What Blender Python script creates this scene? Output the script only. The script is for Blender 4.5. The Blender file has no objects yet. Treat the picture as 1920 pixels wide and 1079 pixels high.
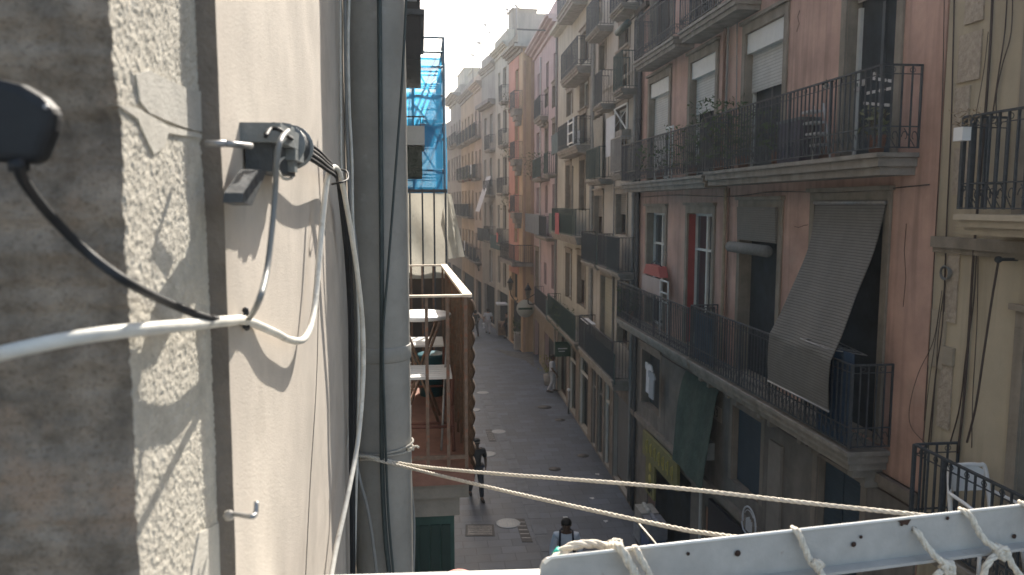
import bpy, bmesh, math, random
from mathutils import Vector, Matrix
random.seed(7)
R = math.radians
SC = bpy.context.scene
COL = SC.collection
# ---------------------------------------------------------------- camera, sky, sun, exposure
H = 8.5; F = 1450.0
YAW = R(6.6486); PITCH = R(-6.1601)
cam = bpy.data.cameras.new('camera'); co = bpy.data.objects.new('camera', cam); COL.objects.link(co)
cam.sensor_width = 36; cam.lens = 36 * F / 1920; cam.clip_start = 0.02; cam.clip_end = 2000
co.location = (0, 0, H); co.rotation_euler = (math.pi / 2 + PITCH, 0, -YAW)
SC.camera = co
cam.dof.use_dof = True; cam.dof.focus_distance = 2.0; cam.dof.aperture_fstop = 12
SUN_AZ = R(19)      # from +Y (along the street) towards +X
SUN_EL = R(40)
w = bpy.data.worlds.new('World'); SC.world = w; w.use_nodes = True
nt = w.node_tree; nt.nodes.clear()
sky = nt.nodes.new('ShaderNodeTexSky'); sky.sky_type = 'NISHITA'; sky.sun_disc = False
sky.sun_elevation = SUN_EL; sky.sun_rotation = SUN_AZ
sky.air_density = 1.0; sky.dust_density = 2.5; sky.ozone_density = 1.0
bg = nt.nodes.new('ShaderNodeBackground'); bg.inputs[1].default_value = 0.15
wo = nt.nodes.new('ShaderNodeOutputWorld')
wm = nt.nodes.new('ShaderNodeMix'); wm.data_type = 'RGBA'; wm.blend_type = 'MULTIPLY'; wm.inputs[0].default_value = 1; wm.inputs[7].default_value = (1.07, 1.0, .90, 1)
nt.links.new(sky.outputs[0], wm.inputs[6]); nt.links.new(wm.outputs[2], bg.inputs[0]); nt.links.new(bg.outputs[0], wo.inputs[0])
sl = bpy.data.lights.new('sun', 'SUN'); sl.energy = 5.0; sl.angle = R(0.5); sl.color = (1, .93, .83)
so = bpy.data.objects.new('sun', sl); COL.objects.link(so)
SD = Vector((math.sin(SUN_AZ) * math.cos(SUN_EL), math.cos(SUN_AZ) * math.cos(SUN_EL), math.sin(SUN_EL)))
so.rotation_euler = SD.to_track_quat('Z', 'Y').to_euler(); so.location = SD * 60
SC.view_settings.view_transform = 'Standard'; SC.view_settings.look = 'None'
SC.view_settings.exposure = 1.12; SC.view_settings.gamma = 1

HAZE = .0010
# ---------------------------------------------------------------- survey helpers (photo measurements -> places on real planes)
CAM = Vector((0, 0, H))
_f = Vector((math.sin(YAW) * math.cos(PITCH), math.cos(YAW) * math.cos(PITCH), math.sin(PITCH)))
_r = Vector((math.cos(YAW), -math.sin(YAW), 0)); _u = _r.cross(_f)
def ray(u, v): return _r * ((u - 960) / F) + _u * ((539.5 - v) / F) + _f
def PX(u, v, X): d = ray(u, v); return CAM + d * (X / d.x)
def PY(u, v, Y): d = ray(u, v); return CAM + d * (Y / d.y)
def PZ(u, v, z=0.0): d = ray(u, v); return CAM + d * ((z - H) / d.z)

# ---------------------------------------------------------------- materials
_M = {}
def N(t, k, **kw):
    n = t.nodes.new(k)
    for a, b in kw.items(): setattr(n, a, b)
    return n
def mat(name, col, rough=.85, var=.25, scale=6, bump=.15, bscale=60, streak=0.0, metal=0.0, patch=None, fine=0.0, spec=.3, trans=0.0, alpha=1.0):
    if name in _M: return _M[name]
    m = bpy.data.materials.new(name); m.use_nodes = True; t = m.node_tree
    b = t.nodes['Principled BSDF']; b.inputs['Roughness'].default_value = rough; b.inputs['Metallic'].default_value = metal
    b.inputs['Specular IOR Level'].default_value = spec
    tc = N(t, 'ShaderNodeTexCoord')
    nz = N(t, 'ShaderNodeTexNoise'); nz.inputs['Scale'].default_value = scale; nz.inputs['Detail'].default_value = 8; nz.inputs['Roughness'].default_value = .65
    t.links.new(tc.outputs['Object'], nz.inputs['Vector'])
    rp = N(t, 'ShaderNodeValToRGB'); c = col
    rp.color_ramp.elements[0].position = .3; rp.color_ramp.elements[1].position = .7
    rp.color_ramp.elements[0].color = (c[0] * (1 - var), c[1] * (1 - var), c[2] * (1 - var), 1)
    rp.color_ramp.elements[1].color = (min(1, c[0] * (1 + var)), min(1, c[1] * (1 + var)), min(1, c[2] * (1 + var)), 1)
    t.links.new(nz.outputs['Fac'], rp.inputs[0]); out = rp.outputs[0]
    def mixin(out, fac, col2):
        mx = N(t, 'ShaderNodeMix', data_type='RGBA'); t.links.new(fac, mx.inputs[0]); t.links.new(out, mx.inputs[6])
        mx.inputs[7].default_value = (*col2, 1); return mx.outputs[2]
    def ramp(src, a, bb, hi=1.0):
        mr = N(t, 'ShaderNodeMapRange'); mr.inputs[1].default_value = a; mr.inputs[2].default_value = bb; mr.inputs[4].default_value = hi
        t.links.new(src, mr.inputs[0]); return mr.outputs[0]
    if streak:
        mp = N(t, 'ShaderNodeMapping'); mp.inputs['Scale'].default_value = (5, 5, .35); t.links.new(tc.outputs['Object'], mp.inputs[0])
        n2 = N(t, 'ShaderNodeTexNoise'); n2.inputs['Scale'].default_value = 1.0; n2.inputs['Detail'].default_value = 7; t.links.new(mp.outputs[0], n2.inputs['Vector'])
        out = mixin(out, ramp(n2.outputs['Fac'], .48, .75, streak), (c[0] * .35 + .02, c[1] * .35 + .02, c[2] * .35 + .02))
    if patch:
        n3 = N(t, 'ShaderNodeTexNoise'); n3.inputs['Scale'].default_value = patch[1]; n3.inputs['Detail'].default_value = 10; n3.inputs['Roughness'].default_value = .6
        t.links.new(tc.outputs['Object'], n3.inputs['Vector'])
        out = mixin(out, ramp(n3.outputs['Fac'], patch[2], patch[2] + .08, patch[3]), patch[0])
    if fine:
        n4 = N(t, 'ShaderNodeTexNoise'); n4.inputs['Scale'].default_value = bscale; n4.inputs['Detail'].default_value = 4
        t.links.new(tc.outputs['Object'], n4.inputs['Vector'])
        out = mixin(out, ramp(n4.outputs['Fac'], .52, .72, fine), (c[0] * .45, c[1] * .42, c[2] * .4))
    t.links.new(out, b.inputs['Base Color'])
    if bump:
        nb = N(t, 'ShaderNodeTexNoise'); nb.inputs['Scale'].default_value = bscale; nb.inputs['Detail'].default_value = 6
        t.links.new(tc.outputs['Object'], nb.inputs['Vector'])
        bp = N(t, 'ShaderNodeBump'); bp.inputs['Strength'].default_value = bump; bp.inputs['Distance'].default_value = .6 / bscale
        t.links.new(nb.outputs['Fac'], bp.inputs['Height']); t.links.new(bp.outputs[0], b.inputs['Normal'])
    if alpha < 1: b.inputs['Alpha'].default_value = alpha
    if trans:
        b.inputs['Transmission Weight'].default_value = trans
    _M[name] = m; return m
def rib_mat(name, col, axis, scale, dark=.45, rough=.7):
    """slats or ribs laid along one axis of the object"""
    if name in _M: return _M[name]
    m = mat(name, col, rough=rough, var=.12, scale=4, bump=0); t = m.node_tree; b = t.nodes['Principled BSDF']
    tc = N(t, 'ShaderNodeTexCoord'); sp = N(t, 'ShaderNodeSeparateXYZ'); t.links.new(tc.outputs['Object'], sp.inputs[0])
    mu = N(t, 'ShaderNodeMath', operation='MULTIPLY'); mu.inputs[1].default_value = scale; t.links.new(sp.outputs[axis], mu.inputs[0])
    fr = N(t, 'ShaderNodeMath', operation='FRACT'); t.links.new(mu.outputs[0], fr.inputs[0])
    mr = N(t, 'ShaderNodeMapRange'); mr.inputs[1].default_value = .0; mr.inputs[2].default_value = .3; t.links.new(fr.outputs[0], mr.inputs[0])
    mx = N(t, 'ShaderNodeMix', data_type='RGBA'); t.links.new(mr.outputs[0], mx.inputs[0])
    src = b.inputs['Base Color'].links[0].from_socket
    mx.inputs[6].default_value = (*[k * dark for k in col], 1); t.links.new(src, mx.inputs[7]); t.links.new(mx.outputs[2], b.inputs['Base Color'])
    bp = N(t, 'ShaderNodeBump'); bp.inputs['Strength'].default_value = .6; bp.inputs['Distance'].default_value = .01
    t.links.new(mr.outputs[0], bp.inputs['Height']); t.links.new(bp.outputs[0], b.inputs['Normal'])
    return m
IRON = mat('dark_iron', (.055, .063, .072), .6, .3, 20, .1)
GLASS = mat('dark_window_glass', (.03, .04, .05), .08, .3, 1.2, 0, spec=.6)
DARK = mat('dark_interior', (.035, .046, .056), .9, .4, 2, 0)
WFRAME = mat('white_window_paint', (.62, .64, .62), .5, .08, 5, .05)
BFRAME = mat('brown_window_paint', (.09, .06, .045), .6, .2, 8, .1)
GFRAME = mat('green_door_paint', (.035, .075, .065), .55, .2, 8, .1)
STONE = mat('grey_facade_stone', (.26, .23, .19), .9, .25, 3, .3, 30, streak=.5)
SLAB = mat('balcony_slab_stone', (.27, .25, .22), .9, .22, 4, .3, 30, streak=.5)
ROLL = rib_mat('roller_shutter_white', (.55, .55, .52), 2, 18, .6)
SHUT = rib_mat('louvre_shutter_grey', (.2, .19, .17), 2, 16, .5)
SHUTM = rib_mat('shop_shutter_metal', (.16, .17, .18), 2, 11, .55)
METAL = mat('galvanised_metal', (.3, .3, .3), .45, .2, 15, .1, metal=.6)
PIPEM = mat('grey_pipe_paint', (.25, .25, .24), .6, .15, 5, .1, streak=.3)
LEAF = mat('leaf_green', (.05, .085, .03), .7, .5, 25, 0)
TERRA = mat('terracotta', (.235, .125, .095), .85, .2, 8, .2)
WPLASTIC = mat('white_plastic', (.75, .76, .76), .4, .05, 5, 0)
CLOTHW = mat('white_cloth', (.65, .66, .68), .9, .12, 6, .2, 40)

# ---------------------------------------------------------------- mesh builder
class MB:
    def __init__(s): s.v = []; s.f = []; s.sm = []
    def add(s, vs, fs, smooth=False):
        n = len(s.v); s.v += [tuple(p) for p in vs]; s.f += [tuple(i + n for i in f) for f in fs]; s.sm += [smooth] * len(fs); return s
    def hexa(s, p): return s.add(p, [(0, 3, 2, 1), (4, 5, 6, 7), (0, 1, 5, 4), (1, 2, 6, 5), (2, 3, 7, 6), (3, 0, 4, 7)])
    def box(s, x0, x1, y0, y1, z0, z1):
        return s.hexa([(x0, y0, z0), (x1, y0, z0), (x1, y1, z0), (x0, y1, z0), (x0, y0, z1), (x1, y0, z1), (x1, y1, z1), (x0, y1, z1)])
    def bar(s, a, b, w, d=None, up=Vector((0, 0, 1))):
        a = Vector(a); b = Vector(b); d = d or w; t = (b - a).normalized()
        if abs(t.dot(up)) > .98: up = Vector((0, 1, 0))
        x = t.cross(up).normalized() * w / 2; y = x.cross(t).normalized() * d / 2
        return s.hexa([a - x - y, a + x - y, a + x + y, a - x + y, b - x - y, b + x - y, b + x + y, b - x + y])
    def tube(s, pts, r, n=8, closed=False, cap=True):
        pts = [Vector(p) for p in pts]; m = len(pts); rr = r if isinstance(r, (list, tuple)) else [r] * m
        vs = []; ref = None
        for i, p in enumerate(pts):
            a = pts[(i - 1) % m] if (i or closed) else p; b = pts[(i + 1) % m] if (i < m - 1 or closed) else p
            t = (b - a).normalized()
            if ref is None: ref = Vector((0, 0, 1)) if abs(t.z) < .9 else Vector((1, 0, 0))
            ref = (ref - t * ref.dot(t)); ref = ref.normalized() if ref.length > 1e-6 else t.orthogonal().normalized()
            o = t.cross(ref)
            for k in range(n):
                an = 2 * math.pi * k / n; vs.append(p + (ref * math.cos(an) + o * math.sin(an)) * rr[i])
        fs = []
        for i in range(m if closed else m - 1):
            j = (i + 1) % m
            for k in range(n): q = (k + 1) % n; fs.append((i * n + k, i * n + q, j * n + q, j * n + k))
        if cap and not closed: fs += [tuple(range(n))[::-1], tuple((m - 1) * n + k for k in range(n))]
        return s.add(vs, fs, True)
    def cyl(s, a, b, r, n=12): return s.tube([a, b], r, n)
    def ball(s, c, r, n=10, sq=(1, 1, 1)):
        c = Vector(c); vs = []; m = n // 2
        for i in range(m + 1):
            th = math.pi * i / m
            for k in range(n):
                ph = 2 * math.pi * k / n; vs.append((c.x + r * sq[0] * math.sin(th) * math.cos(ph), c.y + r * sq[1] * math.sin(th) * math.sin(ph), c.z + r * sq[2] * math.cos(th)))
        return s.add(vs, [(i * n + k, (i + 1) * n + k, (i + 1) * n + (k + 1) % n, i * n + (k + 1) % n) for i in range(m) for k in range(n)], True)
    def lathe(s, c, prof, n=16):
        c = Vector(c); vs = []
        for r, z in prof:
            for k in range(n): a = 2 * math.pi * k / n; vs.append((c.x + r * math.cos(a), c.y + r * math.sin(a), c.z + z))
        m = len(prof); fs = [(i * n + k, i * n + (k + 1) % n, (i + 1) * n + (k + 1) % n, (i + 1) * n + k) for i in range(m - 1) for k in range(n)]
        return s.add(vs, fs + [tuple(range(n))[::-1], tuple((m - 1) * n + k for k in range(n))], True)
    def grid(s, fn, nu, nv, thick=None):
        vs = [fn(i / nu, j / nv) for j in range(nv + 1) for i in range(nu + 1)]
        fs = [(j * (nu + 1) + i, j * (nu + 1) + i + 1, (j + 1) * (nu + 1) + i + 1, (j + 1) * (nu + 1) + i) for j in range(nv) for i in range(nu)]
        s.add(vs, fs, True)
        if thick:
            o = Vector(thick); s.add([Vector(p) + o for p in vs], [f[::-1] for f in fs], True)
        return s
    def poly(s, pts, off):
        """closed prism: polygon pts swept by vector off"""
        n = len(pts); o = Vector(off); q = [Vector(p) for p in pts]
        return s.add(q + [p + o for p in q], [tuple(range(n))[::-1], tuple(range(n, 2 * n))] + [(i, (i + 1) % n, n + (i + 1) % n, n + i) for i in range(n)])
    def build(s, name, m, parent=None):
        me = bpy.data.meshes.new(name); o = bpy.data.objects.new(name, me); COL.objects.link(o)
        off = Vector((0, 0, 0))
        if parent is not None:
            off = Vector(parent.matrix_world.translation); par = parent
        me.from_pydata([Vector(p) - off for p in s.v], [], s.f); me.materials.append(m)
        for p, k in zip(me.polygons, s.sm): p.use_smooth = k
        bm = bmesh.new(); bm.from_mesh(me); bmesh.ops.recalc_face_normals(bm, faces=bm.faces) if not getattr(s, 'keep', False) else None
        bm.to_mesh(me); bm.free()
        if parent is not None:
            o.parent = parent
            # parts are stored relative to the root; sub-parts share the root's origin
            o.matrix_parent_inverse = Matrix.Identity(4)
            if parent.type == 'MESH': o.location = (0, 0, 0)
        return o
def tag(o, label, cat, group=None, kind=None):
    if label: o['label'] = label
    if cat: o['category'] = cat
    if group: o['group'] = group
    if kind: o['kind'] = kind
    return o
class Thing:
    """an Empty at the thing's base; parts are built in world coordinates and stored relative to it"""
    def __init__(s, name, label, cat, loc=(0, 0, 0), group=None):
        s.o = bpy.data.objects.new(name, None); COL.objects.link(s.o); s.o.location = loc; s.loc = Vector(loc); s.o.empty_display_size = .2
        tag(s.o, label, cat, group)
    def part(s, mb, name, m, parent=None, label=None):
        me = bpy.data.meshes.new(name); o = bpy.data.objects.new(name, me); COL.objects.link(o)
        me.from_pydata([Vector(p) - s.loc for p in mb.v], [], mb.f); me.materials.append(m)
        for p, k in zip(me.polygons, mb.sm): p.use_smooth = k
        bm = bmesh.new(); bm.from_mesh(me); bmesh.ops.recalc_face_normals(bm, faces=bm.faces); bm.to_mesh(me); bm.free()
        o.parent = parent or s.o
        if label: o['label'] = label
        return o
def single(mb, name, m, label, cat, group=None, kind=None):
    """a thing that is one mesh, with its origin at its own base"""
    xs = [p[0] for p in mb.v]; ys = [p[1] for p in mb.v]; zs = [p[2] for p in mb.v]
    c = Vector(((min(xs) + max(xs)) / 2, (min(ys) + max(ys)) / 2, min(zs)))
    me = bpy.data.meshes.new(name); o = bpy.data.objects.new(name, me); COL.objects.link(o); o.location = c
    me.from_pydata([Vector(p) - c for p in mb.v], [], mb.f); me.materials.append(m)
    for p, k in zip(me.polygons, mb.sm): p.use_smooth = k
    bm = bmesh.new(); bm.from_mesh(me); bmesh.ops.recalc_face_normals(bm, faces=bm.faces); bm.to_mesh(me); bm.free()
    return tag(o, label, cat, group, kind)
def structure(mb, name, m):
    o = mb.build(name, m); o['kind'] = 'structure'; return o
def smooth(pts, k=6):
    p = [Vector(q) for q in pts]; p = [p[0] * 2 - p[1]] + p + [p[-1] * 2 - p[-2]]; out = []
    for i in range(1, len(p) - 2):
        for j in range(k):
            t = j / k; a, b, c, d = p[i - 1:i + 3]
            out.append(.5 * (2 * b + (c - a) * t + (2 * a - 5 * b + 4 * c - d) * t * t + (3 * b - a - 3 * c + d) * t ** 3))
    return out + [p[-2]]
def rope(mb, pts, r, k=8, pitch=None, strands=3):
    """three strands twisted round a path"""
    pts = smooth(pts, k); pitch = pitch or r * 9
    # resample
    res = [pts[0]]; step = pitch / 8
    for q in pts[1:]:
        while (q - res[-1]).length > step: res.append(res[-1] + (q - res[-1]).normalized() * step)
    if len(res) < 3: res = pts
    L = 0; fr = []; ref = None
    for i, p in enumerate(res):
        t = (res[min(i + 1, len(res) - 1)] - res[max(i - 1, 0)]).normalized()
        if ref is None: ref = t.orthogonal().normalized()
        ref = (ref - t * ref.dot(t)).normalized(); o = t.cross(ref)
        if i: L += (p - res[i - 1]).length
        fr.append((p, ref.copy(), o, L))
    for sidx in range(strands):
        ph = 2 * math.pi * sidx / strands
        mb.tube([p + (a * math.cos(ph + 2 * math.pi * l / pitch) + o * math.sin(ph + 2 * math.pi * l / pitch)) * r * .48 for p, a, o, l in fr], r * .56, 6)
    return mb

# ---------------------------------------------------------------- facade frames
class Fr:
    """a facade standing on plan points A (near) and B (far); side=1: street lies towards -X"""
    def __init__(s, A, B, side=1):
        s.A = Vector((*A, 0)); s.B = Vector((*B, 0)); s.t = (s.B - s.A).normalized(); s.L = (s.B - s.A).length
        s.n = Vector((-s.t.y, s.t.x, 0)) * side; s.side = side
    def P(s, a, d, z): return s.A + s.t * a + s.n * d + Vector((0, 0, z))
    def hit(s, u, v, d=0):
        r = ray(u, v); o = s.A + s.n * d - CAM; k = o.dot(s.n) / r.dot(s.n); p = CAM + r * k
        return (p - s.A).dot(s.t), p.z
def fbox(mb, fr, a0, a1, d0, d1, z0, z1):
    P = fr.P
    return mb.hexa([P(a0, d0, z0), P(a1, d0, z0), P(a1, d1, z0), P(a0, d1, z0), P(a0, d0, z1), P(a1, d0, z1), P(a1, d1, z1), P(a0, d1, z1)])
def wall_mesh(fr, ztop, holes, depth=.24, back=7):
    mb = MB(); ss = sorted({0, fr.L, *[h[0] for h in holes], *[h[1] for h in holes]}); zs = sorted({0, ztop, *[h[2] for h in holes], *[h[3] for h in holes]})
    P = fr.P
    for a, b in zip(ss, ss[1:]):
        for c, d in zip(zs, zs[1:]):
            if b - a < 1e-4 or d - c < 1e-4: continue
            m, q = (a + b) / 2, (c + d) / 2
            if any(h[0] < m < h[1] and h[2] < q < h[3] for h in holes): continue
            mb.add([P(a, 0, c), P(b, 0, c), P(b, 0, d), P(a, 0, d)], [(0, 1, 2, 3)])
    for h in holes:
        a, b, c, d = h; e = -depth
        fbox(mb, fr, a - .01, b + .01, e - .06, e - .02, c - .01, d + .01)
    L = fr.L
    mb.add([P(0, 0, 0), P(0, -back, 0), P(0, -back, ztop), P(0, 0, ztop), P(L, 0, 0), P(L, -back, 0), P(L, -back, ztop), P(L, 0, ztop)],
           [(0, 1, 2, 3), (4, 7, 6, 5), (3, 2, 6, 7), (1, 5, 6, 2)])
    return mb
def railing(fr, a0, a1, z, dep, rh, space=.115, ornate=0, bar=.014, ends=(1, 1), d0=0.0):
    mb = MB(); P = fr.P; o = dep - .04
    def run(p, q, L, skip=0):
        q2 = q - (q - p).normalized() * .019 if skip else q
        for zz, th in ((rh, .035), (.06, .022)): mb.bar(p + Vector((0, 0, zz)), q2 + Vector((0, 0, zz)), .035 if zz == rh else .022, th * .6)
        if ornate: mb.bar(p + Vector((0, 0, ornate)), q2 + Vector((0, 0, ornate)), .02, .014)
        n = max(1, round(L / space)); t = (q - p) / n
        for i in range(n + 1 - skip):
            c = p + t * i; th = bar * (1.9 if i in (0, n) or (ornate and i % 10 == 0) else 1)
            mb.bar(c + Vector((0, 0, .05)), c + Vector((0, 0, rh)), th, th)
        if ornate:
            m = max(1, round(L / .24)); t = (q - p) / m; tn = t.normalized()
            for i in range(m):
                c = p + t * (i + .5)
                for sg in (-1, 1):
                    pts = []
                    for k in range(15):
                        an = k / 14 * 4.6; rad = (ornate - .09) * .27 * (1 - k / 18)
                        pts.append(c + tn * sg * (.055 + rad * math.cos(an) * .8) + Vector((0, 0, .06 + (ornate - .06) * .5 + rad * math.sin(an) * 1.5)))
                    mb.tube(pts, .006, 4)
                mb.bar(c + tn * -.07 + Vector((0, 0, .07)), c + tn * .07 + Vector((0, 0, ornate - .02)), .008, .008)
                pts = [c + tn * (.035 * math.cos(k * .785)) + Vector((0, 0, rh - .055 + .028 * math.sin(k * .785))) for k in range(8)]
                mb.tube(pts, .005, 4, closed=True)
            mb.bar(p + Vector((0, 0, rh - .1)), q2 + Vector((0, 0, rh - .1)), .012, .01)
    A = P(a0 + .03, o, z); B = P(a1 - .03, o, z); run(A, B, a1 - a0)
    if ends[0]: run(P(a0 + .03, d0, z), A, o - d0, 1)
    if ends[1]: run(P(a1 - .03, d0, z), B, o - d0, 1)
    return mb
class House:
    def __init__(s, label, A, B, ztop, m, holes_extra=(), side=1, name='apartment_building', back=7):
        s.fr = Fr(A, B, side); s.zt = ztop; s.m = m; s.holes = list(holes_extra); s.todo = []; s.back = back
        s.T = Thing(name, label, 'building', (*A, 0)); s.bal = []
    # window given by facade coordinates
    def win(s, a0, a1, z0, z1, style='frame', close=0.0, fm=None, sur=True, shm=None):
        a0 = max(a0, .04); a1 = min(a1, s.fr.L - .04)
        if a1 - a0 < .1: return
        for h in s.holes:
            if a0 < h[1] and a1 > h[0] and z0 < h[3] and z1 > h[2]: return
        s.holes.append((a0, a1, z0, z1)); s.todo.append((a0, a1, z0, z1, style, close, fm, sur, shm))
    def winpx(s, u0, v0, u1, v1, **k):
        um = (u0 + u1) / 2; a0, _ = s.fr.hit(u1, v0); a1, _ = s.fr.hit(u0, v0); _, z1 = s.fr.hit(um, v0); _, z0 = s.fr.hit(um, v1)
        s.win(min(a0, a1), max(a0, a1), z0, z1, **k)
    def balcony(s, a0, a1, z, dep=.5, th=.16, rh=.98, ornate=0, space=.12, mould=True, bracket=False, cloth=None, m=SLAB, bar=.014, railm=IRON, taper=False):
        a0 = max(a0, .02); a1 = min(a1, s.fr.L - .02)
        if a1 - a0 < .2: return None
        mb = MB(); fr = s.fr
        fbox(mb, fr, a0, a1, .003, dep, z - .055, z)
        if taper:
            P = fr.P; q = (a1 - a0) * .3
            for k in range(3):
                fbox(mb, fr, a0 + .05 + q * k * .33, a1 - .05 - q * k * .33, .003, dep * (1 - .22 * k) - .04, z - .057 - th * (k + 1), z - .057 - th * k)
        else:
            fbox(mb, fr, a0 + .03, a1 - .03, .003, dep - .035, z - th * .62, z - .057)
            fbox(mb, fr, a0 + .06, a1 - .06, .003, dep - .08, z - th, z - th * .62 - .002)
        if bracket:
            n = max(2, round((a1 - a0) / 1.6) + 1)
            for i in range(n):
                c = a0 + .2 + (a1 - a0 - .4) * i / (n - 1)
                fbox(mb, fr, c - .06, c + .06, .003, dep * .7, z - th - .12, z - th - .002); fbox(mb, fr, c - .05, c + .05, .003, dep * .4, z - th - .26, z - th - .122)
        sl = s.T.part(mb, 'balcony', m)
        s.T.part(railing(fr, a0, a1, z, dep, rh, space, ornate, bar), 'railing', railm, sl)
        return sl
    def balpx(s, uf, vf, un, vn, dep=.5, **k):
        """front top edge of the slab from far pixel to near pixel"""
        af, zf = s.fr.hit(uf, vf, dep); an, zn = s.fr.hit(un, vn, dep)
        s.balcony(min(an, af), max(an, af), (zf + zn) / 2, dep, **k); return an, af, (zf + zn) / 2
    def strip(s, z, d=.08, h=.12, m=None, a0=0, a1=None, name='string_course'):
        mb = MB(); fbox(mb, s.fr, a0, a1 or s.fr.L, .003, d, z, z + h); fbox(mb, s.fr, a0, a1 or s.fr.L, .003, d * .55, z - h * .5, z - .002); s.T.part(mb, name, m or STONE)
    def cornice(s, z, d=.45, m=None, over=.0):
        mb = MB(); L = s.fr.L
        for k, (dd, h0, h1) in enumerate(((d, 0, .1), (d * .8, -.1, -.003), (d * .5, -.22, -.103), (d * .2, -.42, -.223))):
            fbox(mb, s.fr, -over * (dd / d), L, .003, dd, z + h0, z + h1)
        fbox(mb, s.fr, .1, L - .1, -.35, .05, z + .103, z + .8)
        s.T.part(mb, 'cornice', m or STONE)
    def finish(s):
        fr = s.fr; wmb = wall_mesh(fr, s.zt, s.holes, back=s.back); s.T.part(wmb, 'wall', s.m)
        for a0, a1, z0, z1, st, cl, fm, sur, shm in s.todo:
            w_, h_ = a1 - a0, z1 - z0
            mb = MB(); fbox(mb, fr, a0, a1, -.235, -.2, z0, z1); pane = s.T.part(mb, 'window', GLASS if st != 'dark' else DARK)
            fm = fm or BFRAME
            P = fr.P; e = -.24; mb = MB(); mb.add([P(a0, 0, z0), P(a1, 0, z0), P(a1, 0, z1), P(a0, 0, z1), P(a0, e, z0), P(a1, e, z0), P(a1, e, z1), P(a0, e, z1)], [(0, 1, 5, 4), (1, 2, 6, 5), (2, 3, 7, 6), (3, 0, 4, 7)])
            s.T.part(mb, 'reveal', sur if sur not in (True, False) else (STONE if sur else s.m), pane)
            if st in ('frame', 'door'):
                mb = MB(); e = .055
                for x0, x1, y0, y1 in ((a0, a0 + e, z0, z1), (a1 - e, a1, z0, z1), (a0 + e, a1 - e, z1 - e, z1), (a0 + e, a1 - e, z0, z0 + e * (2.5 if st == 'door' else 1)),
                                       ((a0 + a1) / 2 - e * .7, (a0 + a1) / 2 + e * .7, z0 + e * 2.5, z1 - e)):
                    fbox(mb, fr, x0, x1, -.198, -.15, y0, y1)
                for x0, x1 in ((a0 + e, (a0 + a1) / 2 - e * .7), ((a0 + a1) / 2 + e * .7, a1 - e)):
                    if h_ > 1.6: fbox(mb, fr, x0, x1, -.198, -.155, z0 + h_ * .72, z0 + h_ * .72 + .05)
                    if st == 'door': fbox(mb, fr, x0, x1, -.198, -.16, z0 + e * 2.5, z0 + h_ * .22)
                s.T.part(mb, 'window_frame', fm, pane)
            if cl > 0:
                mb = MB(); fbox(mb, fr, a0 + .02, a1 - .02, -.145, -.115, z1 - h_ * cl, z1); s.T.part(mb, 'shutter', shm or SHUT, pane)
            if sur:
                mb = MB(); e = .13; q = .035
                fbox(mb, fr, a0 - e, a0, .003, q, z0, z1); fbox(mb, fr, a1, a1 + e, .003, q, z0, z1); fbox(mb, fr, a0 - e, a1 + e, .003, q, z1 + .002, z1 + e * 1.3)
                fbox(mb, fr, a0 - e - .04, a1 + e + .04, .003, q + .05, z1 + e * 1.3 + .002, z1 + e * 1.3 + .06)
                s.T.part(mb, 'window_surround', STONE if sur is True else sur, pane)

# ================================================================ GROUND
def ground_mat():
    m = bpy.data.materials.new('street_paving'); m.use_nodes = True; t = m.node_tree; b = t.nodes['Principled BSDF']; b.inputs['Roughness'].default_value = .55
    tc = N(t, 'ShaderNodeTexCoord'); br = N(t, 'ShaderNodeTexBrick'); t.links.new(tc.outputs['Object'], br.inputs['Vector'])
    br.inputs['Scale'].default_value = 1; br.inputs['Brick Width'].default_value = .62; br.inputs['Row Height'].default_value = .4; br.inputs['Mortar Size'].default_value = .008
    br.inputs['Color1'].default_value = (.10, .122, .155, 1); br.inputs['Color2'].default_value = (.07, .086, .11, 1); br.inputs['Mortar'].default_value = (.035, .042, .052, 1)
    nz = N(t, 'ShaderNodeTexNoise'); nz.inputs['Scale'].default_value = .6; nz.inputs['Detail'].default_value = 9; nz.inputs['Roughness'].default_value = .7; t.links.new(tc.outputs['Object'], nz.inputs['Vector'])
    mr = N(t, 'ShaderNodeMapRange'); mr.inputs[1].default_value = .3; mr.inputs[2].default_value = .7; mr.inputs[3].default_value = .62; mr.inputs[4].default_value = 1.25; t.links.new(nz.outputs['Fac'], mr.inputs[0])
    mx = N(t, 'ShaderNodeMix', data_type='RGBA', blend_type='MULTIPLY'); mx.inputs[0].default_value = 1
    t.links.new(br.outputs['Color'], mx.inputs[6]); t.links.new(mr.outputs[0], mx.inputs[7]); t.links.new(mx.outputs[2], b.inputs['Base Color'])
    rr = N(t, 'ShaderNodeMapRange'); rr.inputs[3].default_value = .4; rr.inputs[4].default_value = .75; t.links.new(nz.outputs['Fac'], rr.inputs[0]); t.links.new(rr.outputs[0], b.inputs['Roughness'])
    bp = N(t, 'ShaderNodeBump'); bp.inputs['Strength'].default_value = .5; bp.inputs['Distance'].default_value = .01; t.links.new(br.outputs['Fac'], bp.inputs['Height']); bp.invert = True
    t.links.new(bp.outputs[0], b.inputs['Normal']); return m
PAVE = ground_mat()
structure(MB().box(-400, 400, -200, 900, -1, -.004), 'ground', mat('earth', (.16, .15, .14), .95, .2, 1, .1))
mb = MB(); mb.add([(-6, -3, 0), (8, -3, 0), (8, 110, 0), (-8, 110, 0)], [(0, 1, 2, 3)]); structure(mb, 'street', PAVE)
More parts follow.
